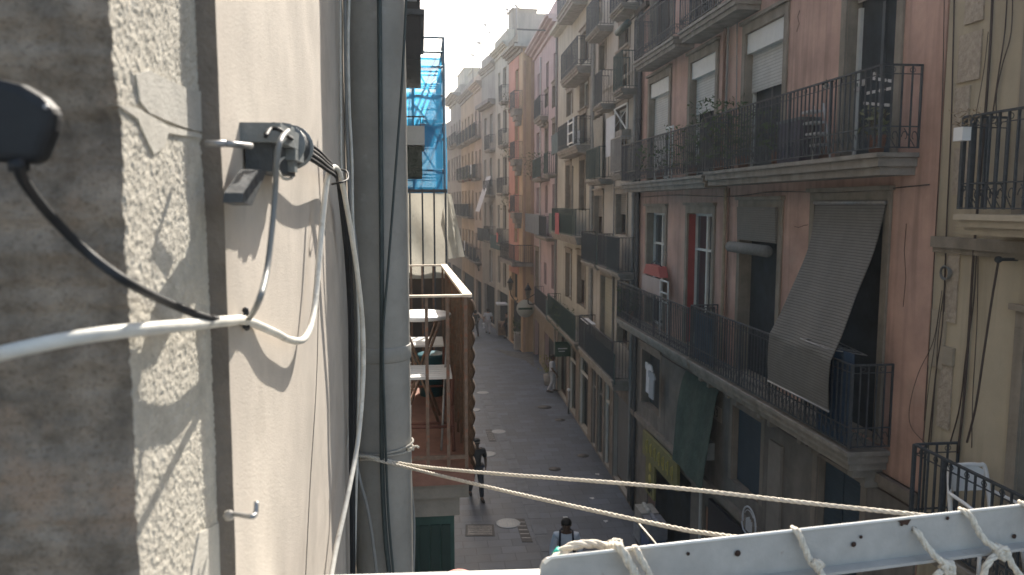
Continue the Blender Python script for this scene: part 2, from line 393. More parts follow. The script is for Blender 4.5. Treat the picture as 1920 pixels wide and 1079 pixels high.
# drainage channel of long pale slabs down the middle
CH = mat('channel_stone', (.12, .135, .155), .6, .25, 2, .3, 30)
mb = MB(); y = 6
while y < 44:
    x = 3.05 - .018 * (y - 15) ; mb.box(x - .17, x + .17, y, y + .97, .001, .006); y += 1.0
structure(mb, 'drainage_channel', CH)
CH2 = mat('repair_stone', (.13, .13, .125), .8, .35, 3, .3, 20)
mb = MB(); mb.poly([PZ(925, 655, .003), PZ(1000, 664, .003), PZ(1002, 690, .003), PZ(985, 676, .003), PZ(955, 668, .003)], (0, 0, .004)); structure(mb, 'paving_patch', CH2)
LITE = mat('pale_cover_metal', (.26, .28, .29), .5, .25, 20, .2, metal=.2); DKG = mat('dark_grate_metal', (.045, .047, .05), .6, .3, 20, .2, metal=.3)
for i, (u, v, r) in enumerate(((905, 737, .28), (888, 769, .29), (935, 810, .27), (914, 852, .29), (953, 982, .33))):
    p = PZ(u, v); mb = MB(); mb.lathe((p.x, p.y, .001), [(r, 0), (r, .008), (r * .9, .011)], 24); 
    T = Thing('manhole_cover', ['round pale manhole cover farthest up the street beside the terrace screen', 'round pale manhole cover next to the scalloped screen', 'round pale manhole cover just right of the upper dark slab',
        'round pale manhole cover right of the man in black', 'largest pale manhole cover beside the tilted dark grate'][i], 'manhole cover', (p.x, p.y, 0), 'pale round covers along the street')
    T.part(mb, 'lid', LITE); k = MB()
    for q in range(-3, 4): k.bar((p.x + q * r * .22, p.y - r * .6, .0125), (p.x + q * r * .22, p.y + r * .6, .0125), .015, .003)
    T.part(k, 'tread_pattern', METAL)
for i, (c, lab) in enumerate((([(910, 806), (922, 806), (931, 828), (917, 828)], 'long dark slab cover between two pale manhole covers'), ([(873, 984), (926, 984), (928, 1006), (872, 1006)], 'wide dark grate set square below the man in black'),
        ([(965, 973), (983, 973), (999, 1017), (979, 1017)], 'tilted long dark grate right of the largest manhole cover'), ([(1190, 1011), (1222, 1011), (1230, 1024), (1196, 1024)], 'dark grate near the shop fronts at the lower right'))):
    q = [PZ(*k_, .001) for k_ in c]; mb = MB(); mb.poly(q, (0, 0, .007))
    T = Thing('drain_grate', lab, 'drain grate', q[0]); T.part(mb, 'plate', DKG); k = MB()
    for j in range(1, 6):
        a = q[0].lerp(q[3], j / 6); b_ = q[1].lerp(q[2], j / 6); k.bar(a.lerp(b_, .08) + Vector((0, 0, .009)), a.lerp(b_, .92) + Vector((0, 0, .009)), .03, .003)
    T.part(k, 'bar', METAL)
for i, (u, v, lab) in enumerate(((1021, 764, 'worn dark round cover up the street by the shops'), (1050, 788, 'small dark drain cover left of the shop doors'), (1093, 855, 'small dark drain cover left of the shuttered shop'), (1040, 880, 'small dark valve cover in the middle of the paving'))):
    p = PZ(u, v); mb = MB(); mb.lathe((p.x, p.y, .001), [(.3 if i == 0 else .2, 0), (.3 if i == 0 else .2, .006)], 16); single(mb, 'drain_cover', mat('worn_cover', (.09, .085, .08), .7, .3, 10, .2), lab, 'drain cover')
PAPER = mat('litter_paper', (.6, .6, .58), .8, .1, 5, 0)
for i, (u, v, lab) in enumerate(((1120, 890, 'crumpled paper lying under the upper clothesline rope'), (1110, 935, 'paper scrap lying between the two clothesline ropes'), (1136, 978, 'bright paper scrap just above the backpack man'), (1060, 971, 'tiny paper scrap near the backpack man head'))):
    p = PZ(u, v); mb = MB(); mb.grid(lambda a, b, p=p: (p.x - .06 + .12 * a, p.y - .06 + .1 * b, .012 + .02 * math.sin(a * 7 + i) * math.cos(b * 5)), 5, 4, (0, 0, .003)); single(mb, 'litter', PAPER, lab, 'litter')

# ================================================================ RIGHT-HAND SIDE BUILDINGS
SALMON = mat('salmon_render', (.50, .33, .27), .92, .22, 1.3, .3, 60, streak=.7, patch=((.42, .36, .29), .55, .60, .45))
YELLOW = mat('ochre_render', (.44, .385, .29), .92, .18, .7, .2, 60, streak=.5, patch=((.40, .36, .28), .5, .58, .4))
GREYC = mat('grey_cream_render', (.42, .395, .35), .92, .15, .9, .12, 60, streak=.5)
CREAM = mat('cream_render', (.44, .42, .355), .92, .12, .9, .12, 60, streak=.4)
PINK = mat('pink_render', (.48, .38, .38), .92, .12, .9, .12, 60, streak=.35)
APRIC = mat('apricot_render', (.54, .39, .25), .92, .12, .9, .12, 60, streak=.4)
WHITC = mat('pale_render', (.47, .45, .39), .92, .12, .9, .12, 60, streak=.4)
GREYR = mat('grey_render', (.36, .34, .31), .92, .15, .9, .12, 60, streak=.4)
PEACH = mat('peach_render', (.44, .36, .30), .92, .12, .9, .12, 60, streak=.4)
BROWNR = mat('brown_render', (.28, .26, .24), .92, .15, .9, .12, 60, streak=.5)
DSTONE = mat('dark_ground_floor_stone', (.19, .175, .16), .9, .25, 2, .25, 20, streak=.5)
MSTONE = mat('mezzanine_stone', (.25, .22, .19), .9, .22, 2, .25, 20, streak=.5)

# ---- B1 salmon building
b1 = House('salmon building with four balcony doors per floor and a hanging slatted blind', (5.8, 8.2), (5.8, 20.45), 17.4, SALMON)
fr = b1.fr; Y0 = 8.2
bays = [(17.9, 19.45), (15.0, 16.45), (12.1, 13.6), (9.1, 10.25)]
for i, (a, b) in enumerate(bays):
    z1 = 11.15 if i < 3 else 11.5
    b1.win(a - Y0, b - Y0, 9.06, 11.5, style='dark', fm=WFRAME, close=(.97, .45, .42, .12)[i], shm=ROLL)
    b1.win(a - Y0, b - Y0, 12.1, 14.5, style='frame', fm=BFRAME, close=.3)
    b1.win(a - Y0, b - Y0, 15.1, 16.6, style='frame', fm=BFRAME)
for i, (a, b) in enumerate([(18.0, 19.45), (14.95, 16.4), (12.05, 13.55), (9.15, 10.9)]):
    b1.win(a - Y0, b - Y0, 5.45, (8.28, 8.3, 8.4, 8.5)[i], style=('frame', 'frame', 'dark', 'dark')[i], fm=WFRAME)
# mezzanine
b1.win(12.4 - Y0, 13.65 - Y0, 3.3, 4.75, style='dark', sur=MSTONE)
b1.win(9.35 - Y0, 10.5 - Y0, 3.0, 4.8, style='dark', sur=MSTONE)
b1.winpx(1206, 665, 1240, 770, style='dark', sur=MSTONE)
b1.win(15.75 - Y0, 19.0 - Y0, .05, 2.45, style='dark', sur=False)
b1.win(12.3 - Y0, 14.9 - Y0, .05, 2.3, style='dark', sur=False)
b1.win(8.8 - Y0, 11.4 - Y0, .05, 2.6, style='dark', sur=False)
b1.finish()
T = b1.T
# ground-floor facing of darker stone around the openings, standing 3 cm proud
def facing(h, z0, z1, m, name='stone_facing', d=.03):
    fr = h.fr; mb = MB(); holes = [(a - .14, b + .14, c, e + .26) if c > 2.5 else (a, b, c, e) for a, b, c, e in h.holes if c < z1]
    ss = sorted({0, fr.L, *[x for q in holes for x in q[:2] if 0 < x < fr.L]}); zs = sorted({z0, z1, *[x for q in holes for x in q[2:] if z0 < x < z1]})
    for a, b in zip(ss, ss[1:]):
        for c, e in zip(zs, zs[1:]):
            mm, qq = (a + b) / 2, (c + e) / 2
            if any(q[0] < mm < q[1] and q[2] < qq < q[3] for q in holes): continue
            fbox(mb, fr, a, b, .002, d, c, e)
    return h.T.part(mb, name, m)
facing(b1, .0, 5.1, DSTONE)
b1.strip(2.75, .12, .14, MSTONE)
b1.strip(4.98, .1, .12, MSTONE, name='ledge')
for z, ar in ((9.05, .17), (5.42, .17)): pass
b1.balcony(14.25 - Y0, 20.3 - Y0, 9.05, .53, .24, .98, ornate=.28, space=.115, bar=.016)
b1.balcony(8.55 - Y0, 14.18 - Y0, 9.1, .53, .26, 1.0, ornate=.30, space=.115, bar=.017)
b1.balcony(14.72 - Y0, 20.4 - Y0, 5.42, .58, .22, 1.02, ornate=.25, space=.115, bar=.016)
b1.balcony(8.8 - Y0, 14.62 - Y0, 5.42, .58, .26, 1.1, ornate=.30, space=.115, bar=.017, bracket=True)
b1.balcony(16.25 - Y0, 19.4 - Y0, 12.02, .5, .22, 1.0, ornate=.25, bracket=False)
b1.balcony(13.0 - Y0, 15.95 - Y0, 12.02, .5, .22, 1.0, ornate=.25)
b1.balcony(8.9 - Y0, 12.3 - Y0, 12.7, .5, .22, 1.0, ornate=.25)
b1.cornice(17.2, .5)
# white jambs and half-seen doors in the dark upper openings
for i, (a, b) in enumerate(bays):
    mb = MB(); fbox(mb, fr, b - Y0 - .06, b - Y0 - .004, -.19, -.14, 9.07, 11.14); T.part(mb, 'white_jamb', WFRAME)
    mb = MB(); fbox(mb, fr, (a + b) / 2 - Y0 - .03, (a + b) / 2 - Y0 + .03, -.198, -.16, 9.07, 11.1); fbox(mb, fr, a - Y0 + .02, b - Y0 - .07, -.198, -.165, 9.07, 9.5); T.part(mb, 'door_frame', mat('slate_paint', (.06, .075, .09), .5, .2, 5, 0))
# roller shutter boxes
for i, (a, b) in enumerate(bays):
    mb = MB(); fbox(mb, fr, a - Y0 + .01, b - Y0 - .01, -.11, -.01, 11.15 if i < 3 else 11.28, 11.49); T.part(mb, 'shutter_box', WFRAME)
# red reveal at second door
mb = MB(); fbox(mb, fr, 16.375 - Y0, 16.392 - Y0, -.15, -.004, 5.46, 8.28); T.part(mb, 'painted_reveal', mat('red_paint', (.33, .06, .055), .6, .2, 5, 0))
# downpipes
def pipe(h, a, d, z0, z1, r, m, name='downpipe', wob=0):
    mb = MB(); pts = [h.fr.P(a + wob * math.sin(z * 1.7), d, z) for z in [z0 + (z1 - z0) * k / 10 for k in range(11)]]; mb.tube(pts, r, 8)
    for k in range(int((z1 - z0) / 2.0)): mb.lathe(h.fr.P(a, d, z0 + .6 + k * 2.0), [(r * 1.25, 0), (r * 1.25, .05)], 8)
    return h.T.part(mb, name, m)
pipe(b1, 14.35 - Y0, .05, 9.2, 12.0, .022, PIPEM); pipe(b1, 14.5 - Y0, .05, 9.2, 12.0, .03, mat('rust_pipe', (.2, .12, .09), .8, .2, 9, .2))
pipe(b1, 13.95 - Y0, .03, 9.1, 11.9, .012, PIPEM, wob=.04); pipe(b1, 14.25 - Y0, .05, 5.5, 8.8, .035, mat('buff_pipe', (.36, .3, .22), .8, .2, 9, .2))
pipe(b1, 14.12 - Y0, .03, 5.5, 8.8, .015, mat('rust_pipe', (0, 0, 0)))
pipe(b1, 15.0 - Y0, .09, .1, 4.6, .035, mat('light_pipe', (.5, .5, .48), .5, .1, 9, 0))
for k, (a, r) in enumerate(((12.0, .05), (12.1, .03), (11.86, .035))): pipe(b1, a, .06 + .02 * k, 0.1, 17, r, mat('dark_pipe', (.07, .075, .08), .6, .2, 9, .1), wob=.01)

# ---- B0 ochre building on the far right
b0 = House('ochre yellow building nearest on the right with cables hanging down it', (5.8, 1.0), (5.8, 8.17), 17.8, YELLOW)
b0.win(4.6, 5.9, 8.4, 10.9, style='door', fm=WFRAME); b0.win(4.3, 5.75, 4.95, 7.3, style='door', fm=BFRAME); b0.win(4.5, 5.8, 12, 14.4)
b0.win(2.2, 5.8, .1, 2.6, style='dark', sur=False); b0.win(1.0, 2.4, 8.4, 10.9)
b0.finish(); b0.strip(8.02, .07, .12); facing(b0, 0, 3.0, DSTONE)
b0.balcony(2.5, 6.2, 8.4, .52, .2, .95, ornate=.3, bar=.02, m=mat('pale_slab', (.42, .37, .29), .9, .15, 4, .2))
b0.balcony(2.6, 6.62, 4.93, .56, .22, .98, ornate=.25, bar=.018)
mb = MB(); rnd = random.Random(3)
for z0, z1 in ((6.0, 6.9), (7.2, 8.0), (8.6, 9.1), (9.2, 9.75), (9.8, 10.3), (10.4, 10.9), (11, 11.6)):
    a = 6.98 - rnd.random() * .08; mb = MB(); fbox(mb, b0.fr, 6.62 if rnd.random() < .5 else 6.75, a, .003, .02, z0, z1)
    b0.T.part(mb, 'quoin', mat('exposed_stone', (.40, .345, .28), .95, .2, 18, .8, 25, patch=((.3, .25, .2), 14, .58, .6)))

# ---- B2..B4
CP = lambda s, L, A, B: (A[0] + (B[0] - A[0]) * s / L, A[1] + (B[1] - A[1]) * s / L)
MA, MBp = (5.8, 20.5), (6.3, 43.0); ML = math.hypot(.5, 22.5)
b2 = House('grey cream building with narrow balconies and a white hanging banner', MA, CP(6.1, ML, MA, MBp), 17.0, GREYC)
W = b2.winpx
W(1163, 43, 1181, 98, style='frame'); W(1153, 202, 1177, 245, style='frame', fm=WFRAME); W(1157, 364, 1176, 441, close=.5)
W(1160, 105, 1178, 163, close=.2); W(1155, 262, 1176, 326)
W(1125, 82, 1136, 133); W(1120, 134, 1134, 190); W(1116, 215, 1132, 335); W(1116, 367, 1131, 500, close=.3)
W(1113, 20, 1128, 45); W(1165, -60, 1182, 6)
W(1128, 520, 1151, 640, close=.97, shm=rib_mat('pale_louvre', (.36, .35, .28), 2, 10, .8)); W(1160, 540, 1180, 650)
b2.win(.4, 2.4, .05, 2.8, style='frame', sur=False, close=.96, shm=SHUTM); b2.win(2.9, 3.7, .05, 2.8, style='dark', sur=False); b2.win(4.0, 4.8, .05, 2.8, style='dark', sur=False); b2.win(5.1, 5.8, .05, 2.8, style='dark', sur=False)
b2.finish(); facing(b2, 0, 3.3, DSTONE); b2.cornice(16.8)
RG = mat('green_iron', (.04, .07, .065), .6, .2, 10, 0)
b2.balpx(1141, 28, 1165, 6, space=.1); b2.balpx(1147, 175, 1171, 161, space=.09, railm=RG, taper=False)
b2.balpx(1142, 327, 1165, 325, space=.09, railm=METAL); b2.balpx(1118, 500, 1158, 512, space=.1)
b2.balpx(1097, 75, 1120, 45, space=.1); b2.balpx(1112, 206, 1126, 190, space=.09); b2.balpx(1097, 340, 1122, 335, space=.1, railm=RG)
b2.balpx(1088, 486, 1114, 500, space=.1); b2.balpx(1083, 652, 1146, 712, dep=.6, rh=1.1, th=.3, space=.1)
pipe(b2, 5.95, .07, 3, 16.8, .06, mat('grey_pipe', (.3, .3, .28), .6, .2, 9, 0)); pipe(b2, 2.6, .05, 3.4, 11, .02, PIPEM); pipe(b2, .18, .06, .1, 16.8, .05, PIPEM)
b2.strip(12.1, .05, .06, GREYC)

b3 = House('cream building with long deep balconies between the grey and pink ones', CP(6.1, ML, MA, MBp), CP(14.25, ML, MA, MBp), 16.3, CREAM)
W = b3.winpx
W(1064, 172, 1074, 216, fm=WFRAME); W(1089, 150, 1104, 208, fm=WFRAME); W(1090, 60, 1104, 116); W(1063, 112, 1073, 140)
W(1062, 310, 1071, 400, close=.4); W(1088, 300, 1098, 395); W(1064, 242, 1072, 285); W(1088, 215, 1100, 268)
W(1062, 475, 1072, 560, fm=WFRAME); W(1084, 480, 1098, 575, close=.5)
b3.win(.4, 2.2, .05, 2.8, style='dark', sur=False); b3.win(2.9, 4.5, .05, 2.7, style='dark', sur=False); b3.win(5.1, 7.6, .05, 2.9, style='frame', sur=False)
b3.finish(); facing(b3, 0, 2.95, MSTONE); b3.strip(15.9, .4, .15, CREAM)
b3.balpx(1043, 28, 1070, -4, dep=.62, th=.3); b3.balpx(1050, 150, 1089, 118, dep=.62, th=.24, ornate=.2); b3.balpx(1044, 288, 1087, 267, dep=.62, th=.24, ornate=.2)
b3.balpx(1033, 434, 1082, 447, dep=.62, th=.28, railm=RG); b3.balpx(1025, 597, 1078, 640, dep=.62, th=.24, railm=RG, space=.1)
pipe(b3, .12, .06, 3, 15.8, .05, PIPEM); pipe(b3, 3.9, .05, 8, 10, .03, PIPEM)

b4 = House('dusty pink building under a long moulded roof cornice', CP(14.25, ML, MA, MBp), CP(22.9, ML, MA, MBp), 16.9, PINK)
W = b4.winpx
for c in (((1038, 98, 1044, 155), (1024, 117, 1029, 172), (1008, 137, 1015, 181)), ((1037, 160, 1044, 200), (1023, 176, 1028, 200)), ((1037, 230, 1044, 290), (1023, 240, 1028, 290), (1006, 249, 1012, 300)),
          ((1036, 345, 1043, 400), (1022, 348, 1027, 400), (1006, 352, 1011, 400)), ((1034, 460, 1043, 545), (1020, 493, 1025, 534), (1005, 470, 1010, 540))):
    for q in c: W(*q, sur=STONE if q[0] % 2 else False)
W(1022, 632, 1040, 716, style='dark', sur=False); W(1003, 602, 1012, 690, style='dark', sur=False); b4.win(.5, 1.4, .05, 2.6, style='dark', sur=False)
b4.finish(); facing(b4, 0, 2.9, mat('warm_ground_stone', (.27, .23, .18), .9, .2, 2, .2, 20, streak=.4)); b4.cornice(16.75, .55, PINK)
b4.balpx(1029, 195, 1041, 188, dep=.45, taper=True, th=.12); b4.balpx(1000, 224, 1011, 220, dep=.45, taper=True, th=.12)
b4.balpx(997, 336, 1012, 334, dep=.5, railm=RG, space=.1); b4.balpx(1018, 328, 1043, 322, dep=.5, railm=RG, space=.1)
b4.balpx(1001, 444, 1032, 446, dep=.55); b4.balpx(1001, 577, 1024, 592, dep=.5)
pipe(b4, .1, .06, 0, 16, .05, PIPEM); pipe(b4, 5.6, .06, 3, 16, .04, mat('light_pipe', (0, 0, 0)))

# ---- B5.. beyond the bend
b5 = House('apricot corner building with yellow side wall and corbelled balconies', (5.68, 43.6), (5.36, 47.6), 17.4, APRIC)
W = b5.winpx
for q in ((967, 131, 973, 172), (966, 225, 972, 264), (966, 325, 972, 364), (965, 410, 971, 455), (968, 70, 973, 95)): W(*q, sur=False)
W(960, 500, 970, 560, style='dark', sur=False); b5.win(.4, 3.4, .1, 2.7, style='dark', sur=False)
b5.finish(); fr5 = b5.fr
mb = MB(); fbox(mb, fr5, 1.1, 3.9, .003, .03, 4.2, 17.3)
h5 = [h for h in b5.holes if h[2] > 4]
def panel(fr, a0, a1, z0, z1, holes, d):
    mb = MB(); ss = sorted({a0, a1, *[x for q in holes for x in q[:2] if a0 < x < a1]}); zs = sorted({z0, z1, *[x for q in holes for x in q[2:] if z0 < x < z1]})
    for a, b in zip(ss, ss[1:]):
        for c, e in zip(zs, zs[1:]):
            mm, qq = (a + b) / 2, (c + e) / 2
            if not any(q[0] < mm < q[1] and q[2] < qq < q[3] for q in holes): fbox(mb, fr, a, b, .003, d, c, e)
    return mb
b5.T.part(panel(fr5, 1.0, 3.9, 4.4, 17.0, h5, .03), 'coral_panel', mat('coral_render', (.54, .27, .21), .9, .12, 1, .1, streak=.3))
mb = MB(); mb.box(6.15, 6.5, 43.52, 43.58, 4.5, 16.4); mb.box(5.72, 5.86, 43.54, 43.58, 0, 16.4); b5.T.part(mb, 'side_pilaster', mat('pilaster_render', (.42, .29, .21), .9, .1, 1, .1))
b5.cornice(17.3, .5, STONE)
mb = MB(); mb.box(5.2, 9, 43.2, 43.56, 17.1, 17.25); mb.box(5.4, 9, 43.4, 43.58, 17.25, 18.9); b5.T.part(mb, 'parapet', GREYC)
for v0, v1 in ((205, 204), (300, 298), (400, 398)): b5.balpx(955, v0, 968, v1, dep=.5, taper=True, th=.28, space=.1)
# wrapping balcony of the first floor
sl = MB(); sl.box(5.0, 6.2, 42.95, 43.57, 5.0, 5.2); fbox(sl, fr5, -.6, 3.8, .003, .62, 5.0, 5.2); slo = b5.T.part(sl, 'balcony', SLAB)
rl = railing(fr5, -.65, 3.8, 5.2, .62, 1.0, .12)
for k in range(12): rl.bar((5.0 + k * .105, 43.0, 5.2), (5.0 + k * .105, 43.0, 6.2), .014)
rl.bar((4.98, 43.0, 6.2), (6.2, 43.0, 6.2), .035); b5.T.part(rl, 'railing', IRON, slo)

b6 = House('pale off-white building with paired windows beyond the apricot corner', (5.36, 47.6), (4.95, 52.0), 18.4, WHITC)
W = b6.winpx
for q in ((943, 127, 949, 165), (934, 137, 938, 170), (943, 206, 950, 250), (933, 213, 938, 255), (943, 294, 950, 348), (933, 298, 937, 350), (943, 385, 949, 430), (933, 385, 937, 428), (943, 480, 949, 540), (933, 480, 938, 530)): W(*q, sur=False)
b6.win(.4, 3.8, .1, 2.8, style='dark', sur=False); b6.finish(); b6.cornice(18.2, .4, WHITC)
for q in ((934, 190, 951, 186), (933, 273, 951, 270), (930, 364, 951, 362), (930, 458, 948, 462)): b6.balpx(*q, dep=.45, space=.1)
b7 = House('grey rendered building with a bare upper wall and long awnings', (4.95, 52.0), (4.4, 56.5), 18.0, GREYR)
W = b7.winpx
for q in ((918, 214, 924, 268), (908, 222, 913, 254), (918, 296, 923, 350), (908, 300, 912, 352), (918, 385, 924, 430), (908, 380, 913, 425), (917, 470, 923, 530)): W(*q, fm=WFRAME, sur=False)
b7.win(.4, 3.8, .1, 2.8, style='dark', sur=False); b7.finish()
for q in ((907, 283, 925, 278), (905, 366, 925, 366), (906, 450, 928, 456)): b7.balpx(*q, dep=.45, space=.1)
b7.strip(15.2, .5, .25, BROWNR, name='eaves'); b7.cornice(17.8, .3, GREYR)
def procedural(h, nb, zs, wh, seedn, wid=.8, railp=.8, fm=None):
    rn = random.Random(seedn); L = h.fr.L
    for z in zs:
        for k in range(nb):
            c = L * (k + .5) / nb; h.win(c - wid / 2, c + wid / 2, z, z + wh, style='frame', fm=fm, sur=False, close=rn.choice((0, 0, .4, .9)))
    h.win(.5, L - .5, .1, 2.7, style='dark', sur=False); h.finish()
    for z in zs:
        if rn.random() < railp:
            for k in range(nb):
                c = L * (k + .5) / nb; h.balcony(c - wid * .9, c + wid * .9, z, .5, .16, 1.0, space=.11)
b8 = House('narrow peach building under a moulded cornice far up the street', (4.4, 56.5), (4.1, 60.4), 17.4, PEACH); procedural(b8, 2, (4.2, 7.3, 10.4, 13.4), 2.1, 5); b8.cornice(17.2, .5, PEACH)
b9 = House('tan and coral building with small iron balconies far up the street', (4.1, 60.4), (3.5, 68.2), 17.5, mat('tan_render', (.42, .33, .24), .9, .2, .6, .1, streak=.4)); procedural(b9, 4, (4.3, 7.5, 10.5, 13.4), 2.1, 6); b9.cornice(17.3, .5, BROWNR)
b10 = House('grey brown building with dark balconies near the far bend', (3.5, 68.2), (2.9, 76.0), 18.2, BROWNR); procedural(b10, 4, (4.3, 7.5, 10.7, 13.8), 2.1, 8); b10.cornice(18, .9, GREYR)
b11 = House('darkest brown building closing the view at the street bend', (2.9, 76.0), (1.6, 86.0), 16.5, BROWNR); procedural(b11, 4, (4.3, 7.5, 10.7), 2.1, 9)
# rooftop penthouses, chimneys, aerials
def rooftop(h, a0, a1, d0, d1, z0, z1, m, name='penthouse'):
    mb = MB(); fbox(mb, h.fr, a0, a1, d0, d1, z0, z1); fbox(mb, h.fr, a0 - .06, a1 + .06, d0 - .06, d1 + .06, z1 + .002, z1 + .08); h.T.part(mb, name, m)
rooftop(b6, .3, 1.6, -1.8, -.3, 18.4, 20.2, GREYR, 'chimney'); rooftop(b5, 2.6, 3.6, -2, -.5, 17.4, 18.3, WHITC, 'chimney'); rooftop(b7, 3.0, 4.2, -2, -.2, 18.0, 18.5, GREYR)
rooftop(b9, 3.6, 6.8, -3, -.5, 17.5, 19.3, WHITC); rooftop(b10, .5, 5.5, -3, -.4, 18.2, 20.2, WHITC)
AER = mat('aerial_metal', (.25, .25, .26), .5, .1, 5, 0, metal=.3)
def aerial(p, h, lab, arms=4, span=.9):
    T = Thing('roof_aerial', lab, 'aerial', p, 'television aerials on the roofs'); p = Vector(p)
    T.part(MB().cyl(p, p + Vector((0, 0, h)), .035, 6), 'mast', AER); mb = MB()
    mb.bar(p + Vector((-.2, -span * .5, h - .1)), p + Vector((.2, span * .5, h - .1)), .045)
    for k in range(arms): q = p + Vector((-.2 + .4 * k / arms, span * (k / arms - .5), h - .1)); mb.bar(q + Vector((-.3, .1, 0)), q + Vector((.3, -.1, 0)), .025)
    T.part(mb, 'antenna', AER)
aerial((5.62, 46, 18.0), 2.0, 'bent aerial standing on the apricot corner building roof', 2, .8)
aerial((4.75, 57.2, 17.4), 4.0, 'tallest double aerial above the peach building roof'); aerial((4.5, 60, 17.4), 3.3, 'aerial with many arms left of the tallest one', 5); aerial((4.95, 56.0, 18.0), 2.6, 'slim aerial right of the tallest one', 2, .4)
aerial((4.15, 62.2, 18.3), 1.9, 'short aerial above the tan building'); aerial((5.45, 49.3, 18.4), 2.2, 'pale small aerial near the chimney roof', 3, .6)
mb = MB(); p_ = b4.fr.hit(1034, 58, .0); mb.bar(b4.fr.P(p_[0], 0, p_[1]), b4.fr.P(p_[0] + .3, 1.6, p_[1] + .1), .06); b4.T.part(mb, 'flag_pole', IRON)

# ================================================================ LEFT-HAND SIDE
WLIT = mat('beige_plaster', (.535, .48, .415), .92, .10, 14, .5, 520, fine=.14, streak=.22, patch=((.43, .385, .33), 11, .56, .5))
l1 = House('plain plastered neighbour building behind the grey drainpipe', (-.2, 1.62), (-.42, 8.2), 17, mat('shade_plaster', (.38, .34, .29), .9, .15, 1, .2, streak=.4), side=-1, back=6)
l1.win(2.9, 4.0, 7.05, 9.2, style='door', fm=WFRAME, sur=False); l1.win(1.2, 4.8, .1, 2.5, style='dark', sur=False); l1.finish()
l2 = House('buff building behind the blue netting on the left', (-.42, 8.2), (-.85, 21), 17, BROWNR, side=-1, back=6)
for a in (1.5, 4, 7, 10): l2.win(a, a + .9, 7.6, 9.9, sur=False); l2.win(a, a + .9, 4.2, 6.4, sur=False); l2.win(a, a + .9, 10.8, 13, sur=False)
l2.finish()
l3 = House('long shaded building row past the netting on the left', (-.85, 21), (-3.2, 86), 17.5, PEACH, side=-1, back=6); l3.finish()

# ---- neighbour balcony with rust railing, terracotta floor
A = PY(768, 878, 4.25); NX = .245; FX = .175; NY = 4.22; FY = 6.35; WX = -.3
RUST = mat('rusty_paint', (.17, .12, .09), .7, .3, 30, .2, patch=((.25, .1, .06), 25, .55, .7)); RAILT = mat('weathered_cream_rail', (.62, .53, .42), .6, .2, 20, .2, patch=((.35, .2, .12), 30, .6, .5))
bz = 7.02
mb = MB(); mb.poly([(WX, NY - .06, bz - .07), (NX + .03, NY - .06, bz - .07), (FX + .03, FY + .06, bz - .07), (WX, FY + .06, bz - .07)], (0, 0, .07))
flo = l1.T.part(mb, 'balcony', TERRA)
mb = MB(); mb.poly([(WX, NY - .02, bz - .16), (NX, NY - .02, bz - .16), (FX, FY, bz - .16), (WX, FY, bz - .16)], (0, 0, .088)); mb.poly([(WX, NY + .02, bz - .28), (NX - .05, NY + .02, bz - .28), (FX - .05, FY, bz - .28), (WX, FY, bz - .28)], (0, 0, .118))
l1.T.part(mb, 'balcony_moulding', mat('grey_moulding', (.24, .22, .19), .9, .2, 5, .2), flo)
mb = MB(); ZR = 8.0
mb.bar((WX, NY, ZR), (NX + .012, NY, ZR), .035, .012); mb.bar((WX, FY, ZR), (FX + .02, FY, ZR), .035, .012); l1.T.part(mb, 'end_rail', RAILT, flo)
mb = MB(); mb.bar((NX, NY - .018, ZR + .001), (FX, FY + .018, ZR + .001), .05, .016); l1.T.part(mb, 'top_rail', RAILT, flo)
mb = MB()
for x in (.02, .135, NX - .01): mb.bar((x, NY, bz), (x, NY, ZR - .006), .018, .018)
for x in (-.09, .0, .09, .165): mb.bar((x, FY, bz), (x, FY, ZR - .006), .016)
mb.bar((WX, NY, bz + .07), (NX, NY, bz + .07), .02)
for k in range(1, 9): y = NY + (FY - NY) * k / 9; x = NX + (FX - NX) * k / 9; mb.bar((x, y, bz), (x, y, ZR - .009), .014)
l1.T.part(mb, 'railing', RUST, flo)
# brown screen with scalloped near edge lashed to the long side of the railing
mb = MB()
def scr(a, b):
    z = bz - .02 + (ZR - bz - .0) * b; y = NY - .02 + (FY - NY) * a - (.0 if a > 0 else 0)
    wave = .016 * abs(math.sin(b * math.pi * 11)); x = NX + .022 + (FX - NX) * a + wave * (1 if a < .05 else .9) + .006 * math.sin(a * 90)
    return (x, y, z)
mb.grid(scr, 60, 88, (-.006, 0, 0)); single(mb, 'balcony_screen', rib_mat('brown_reed_screen', (.10, .065, .045), 1, 40, .7), 'brown scalloped screen tied along the neighbour balcony railing', 'privacy screen')
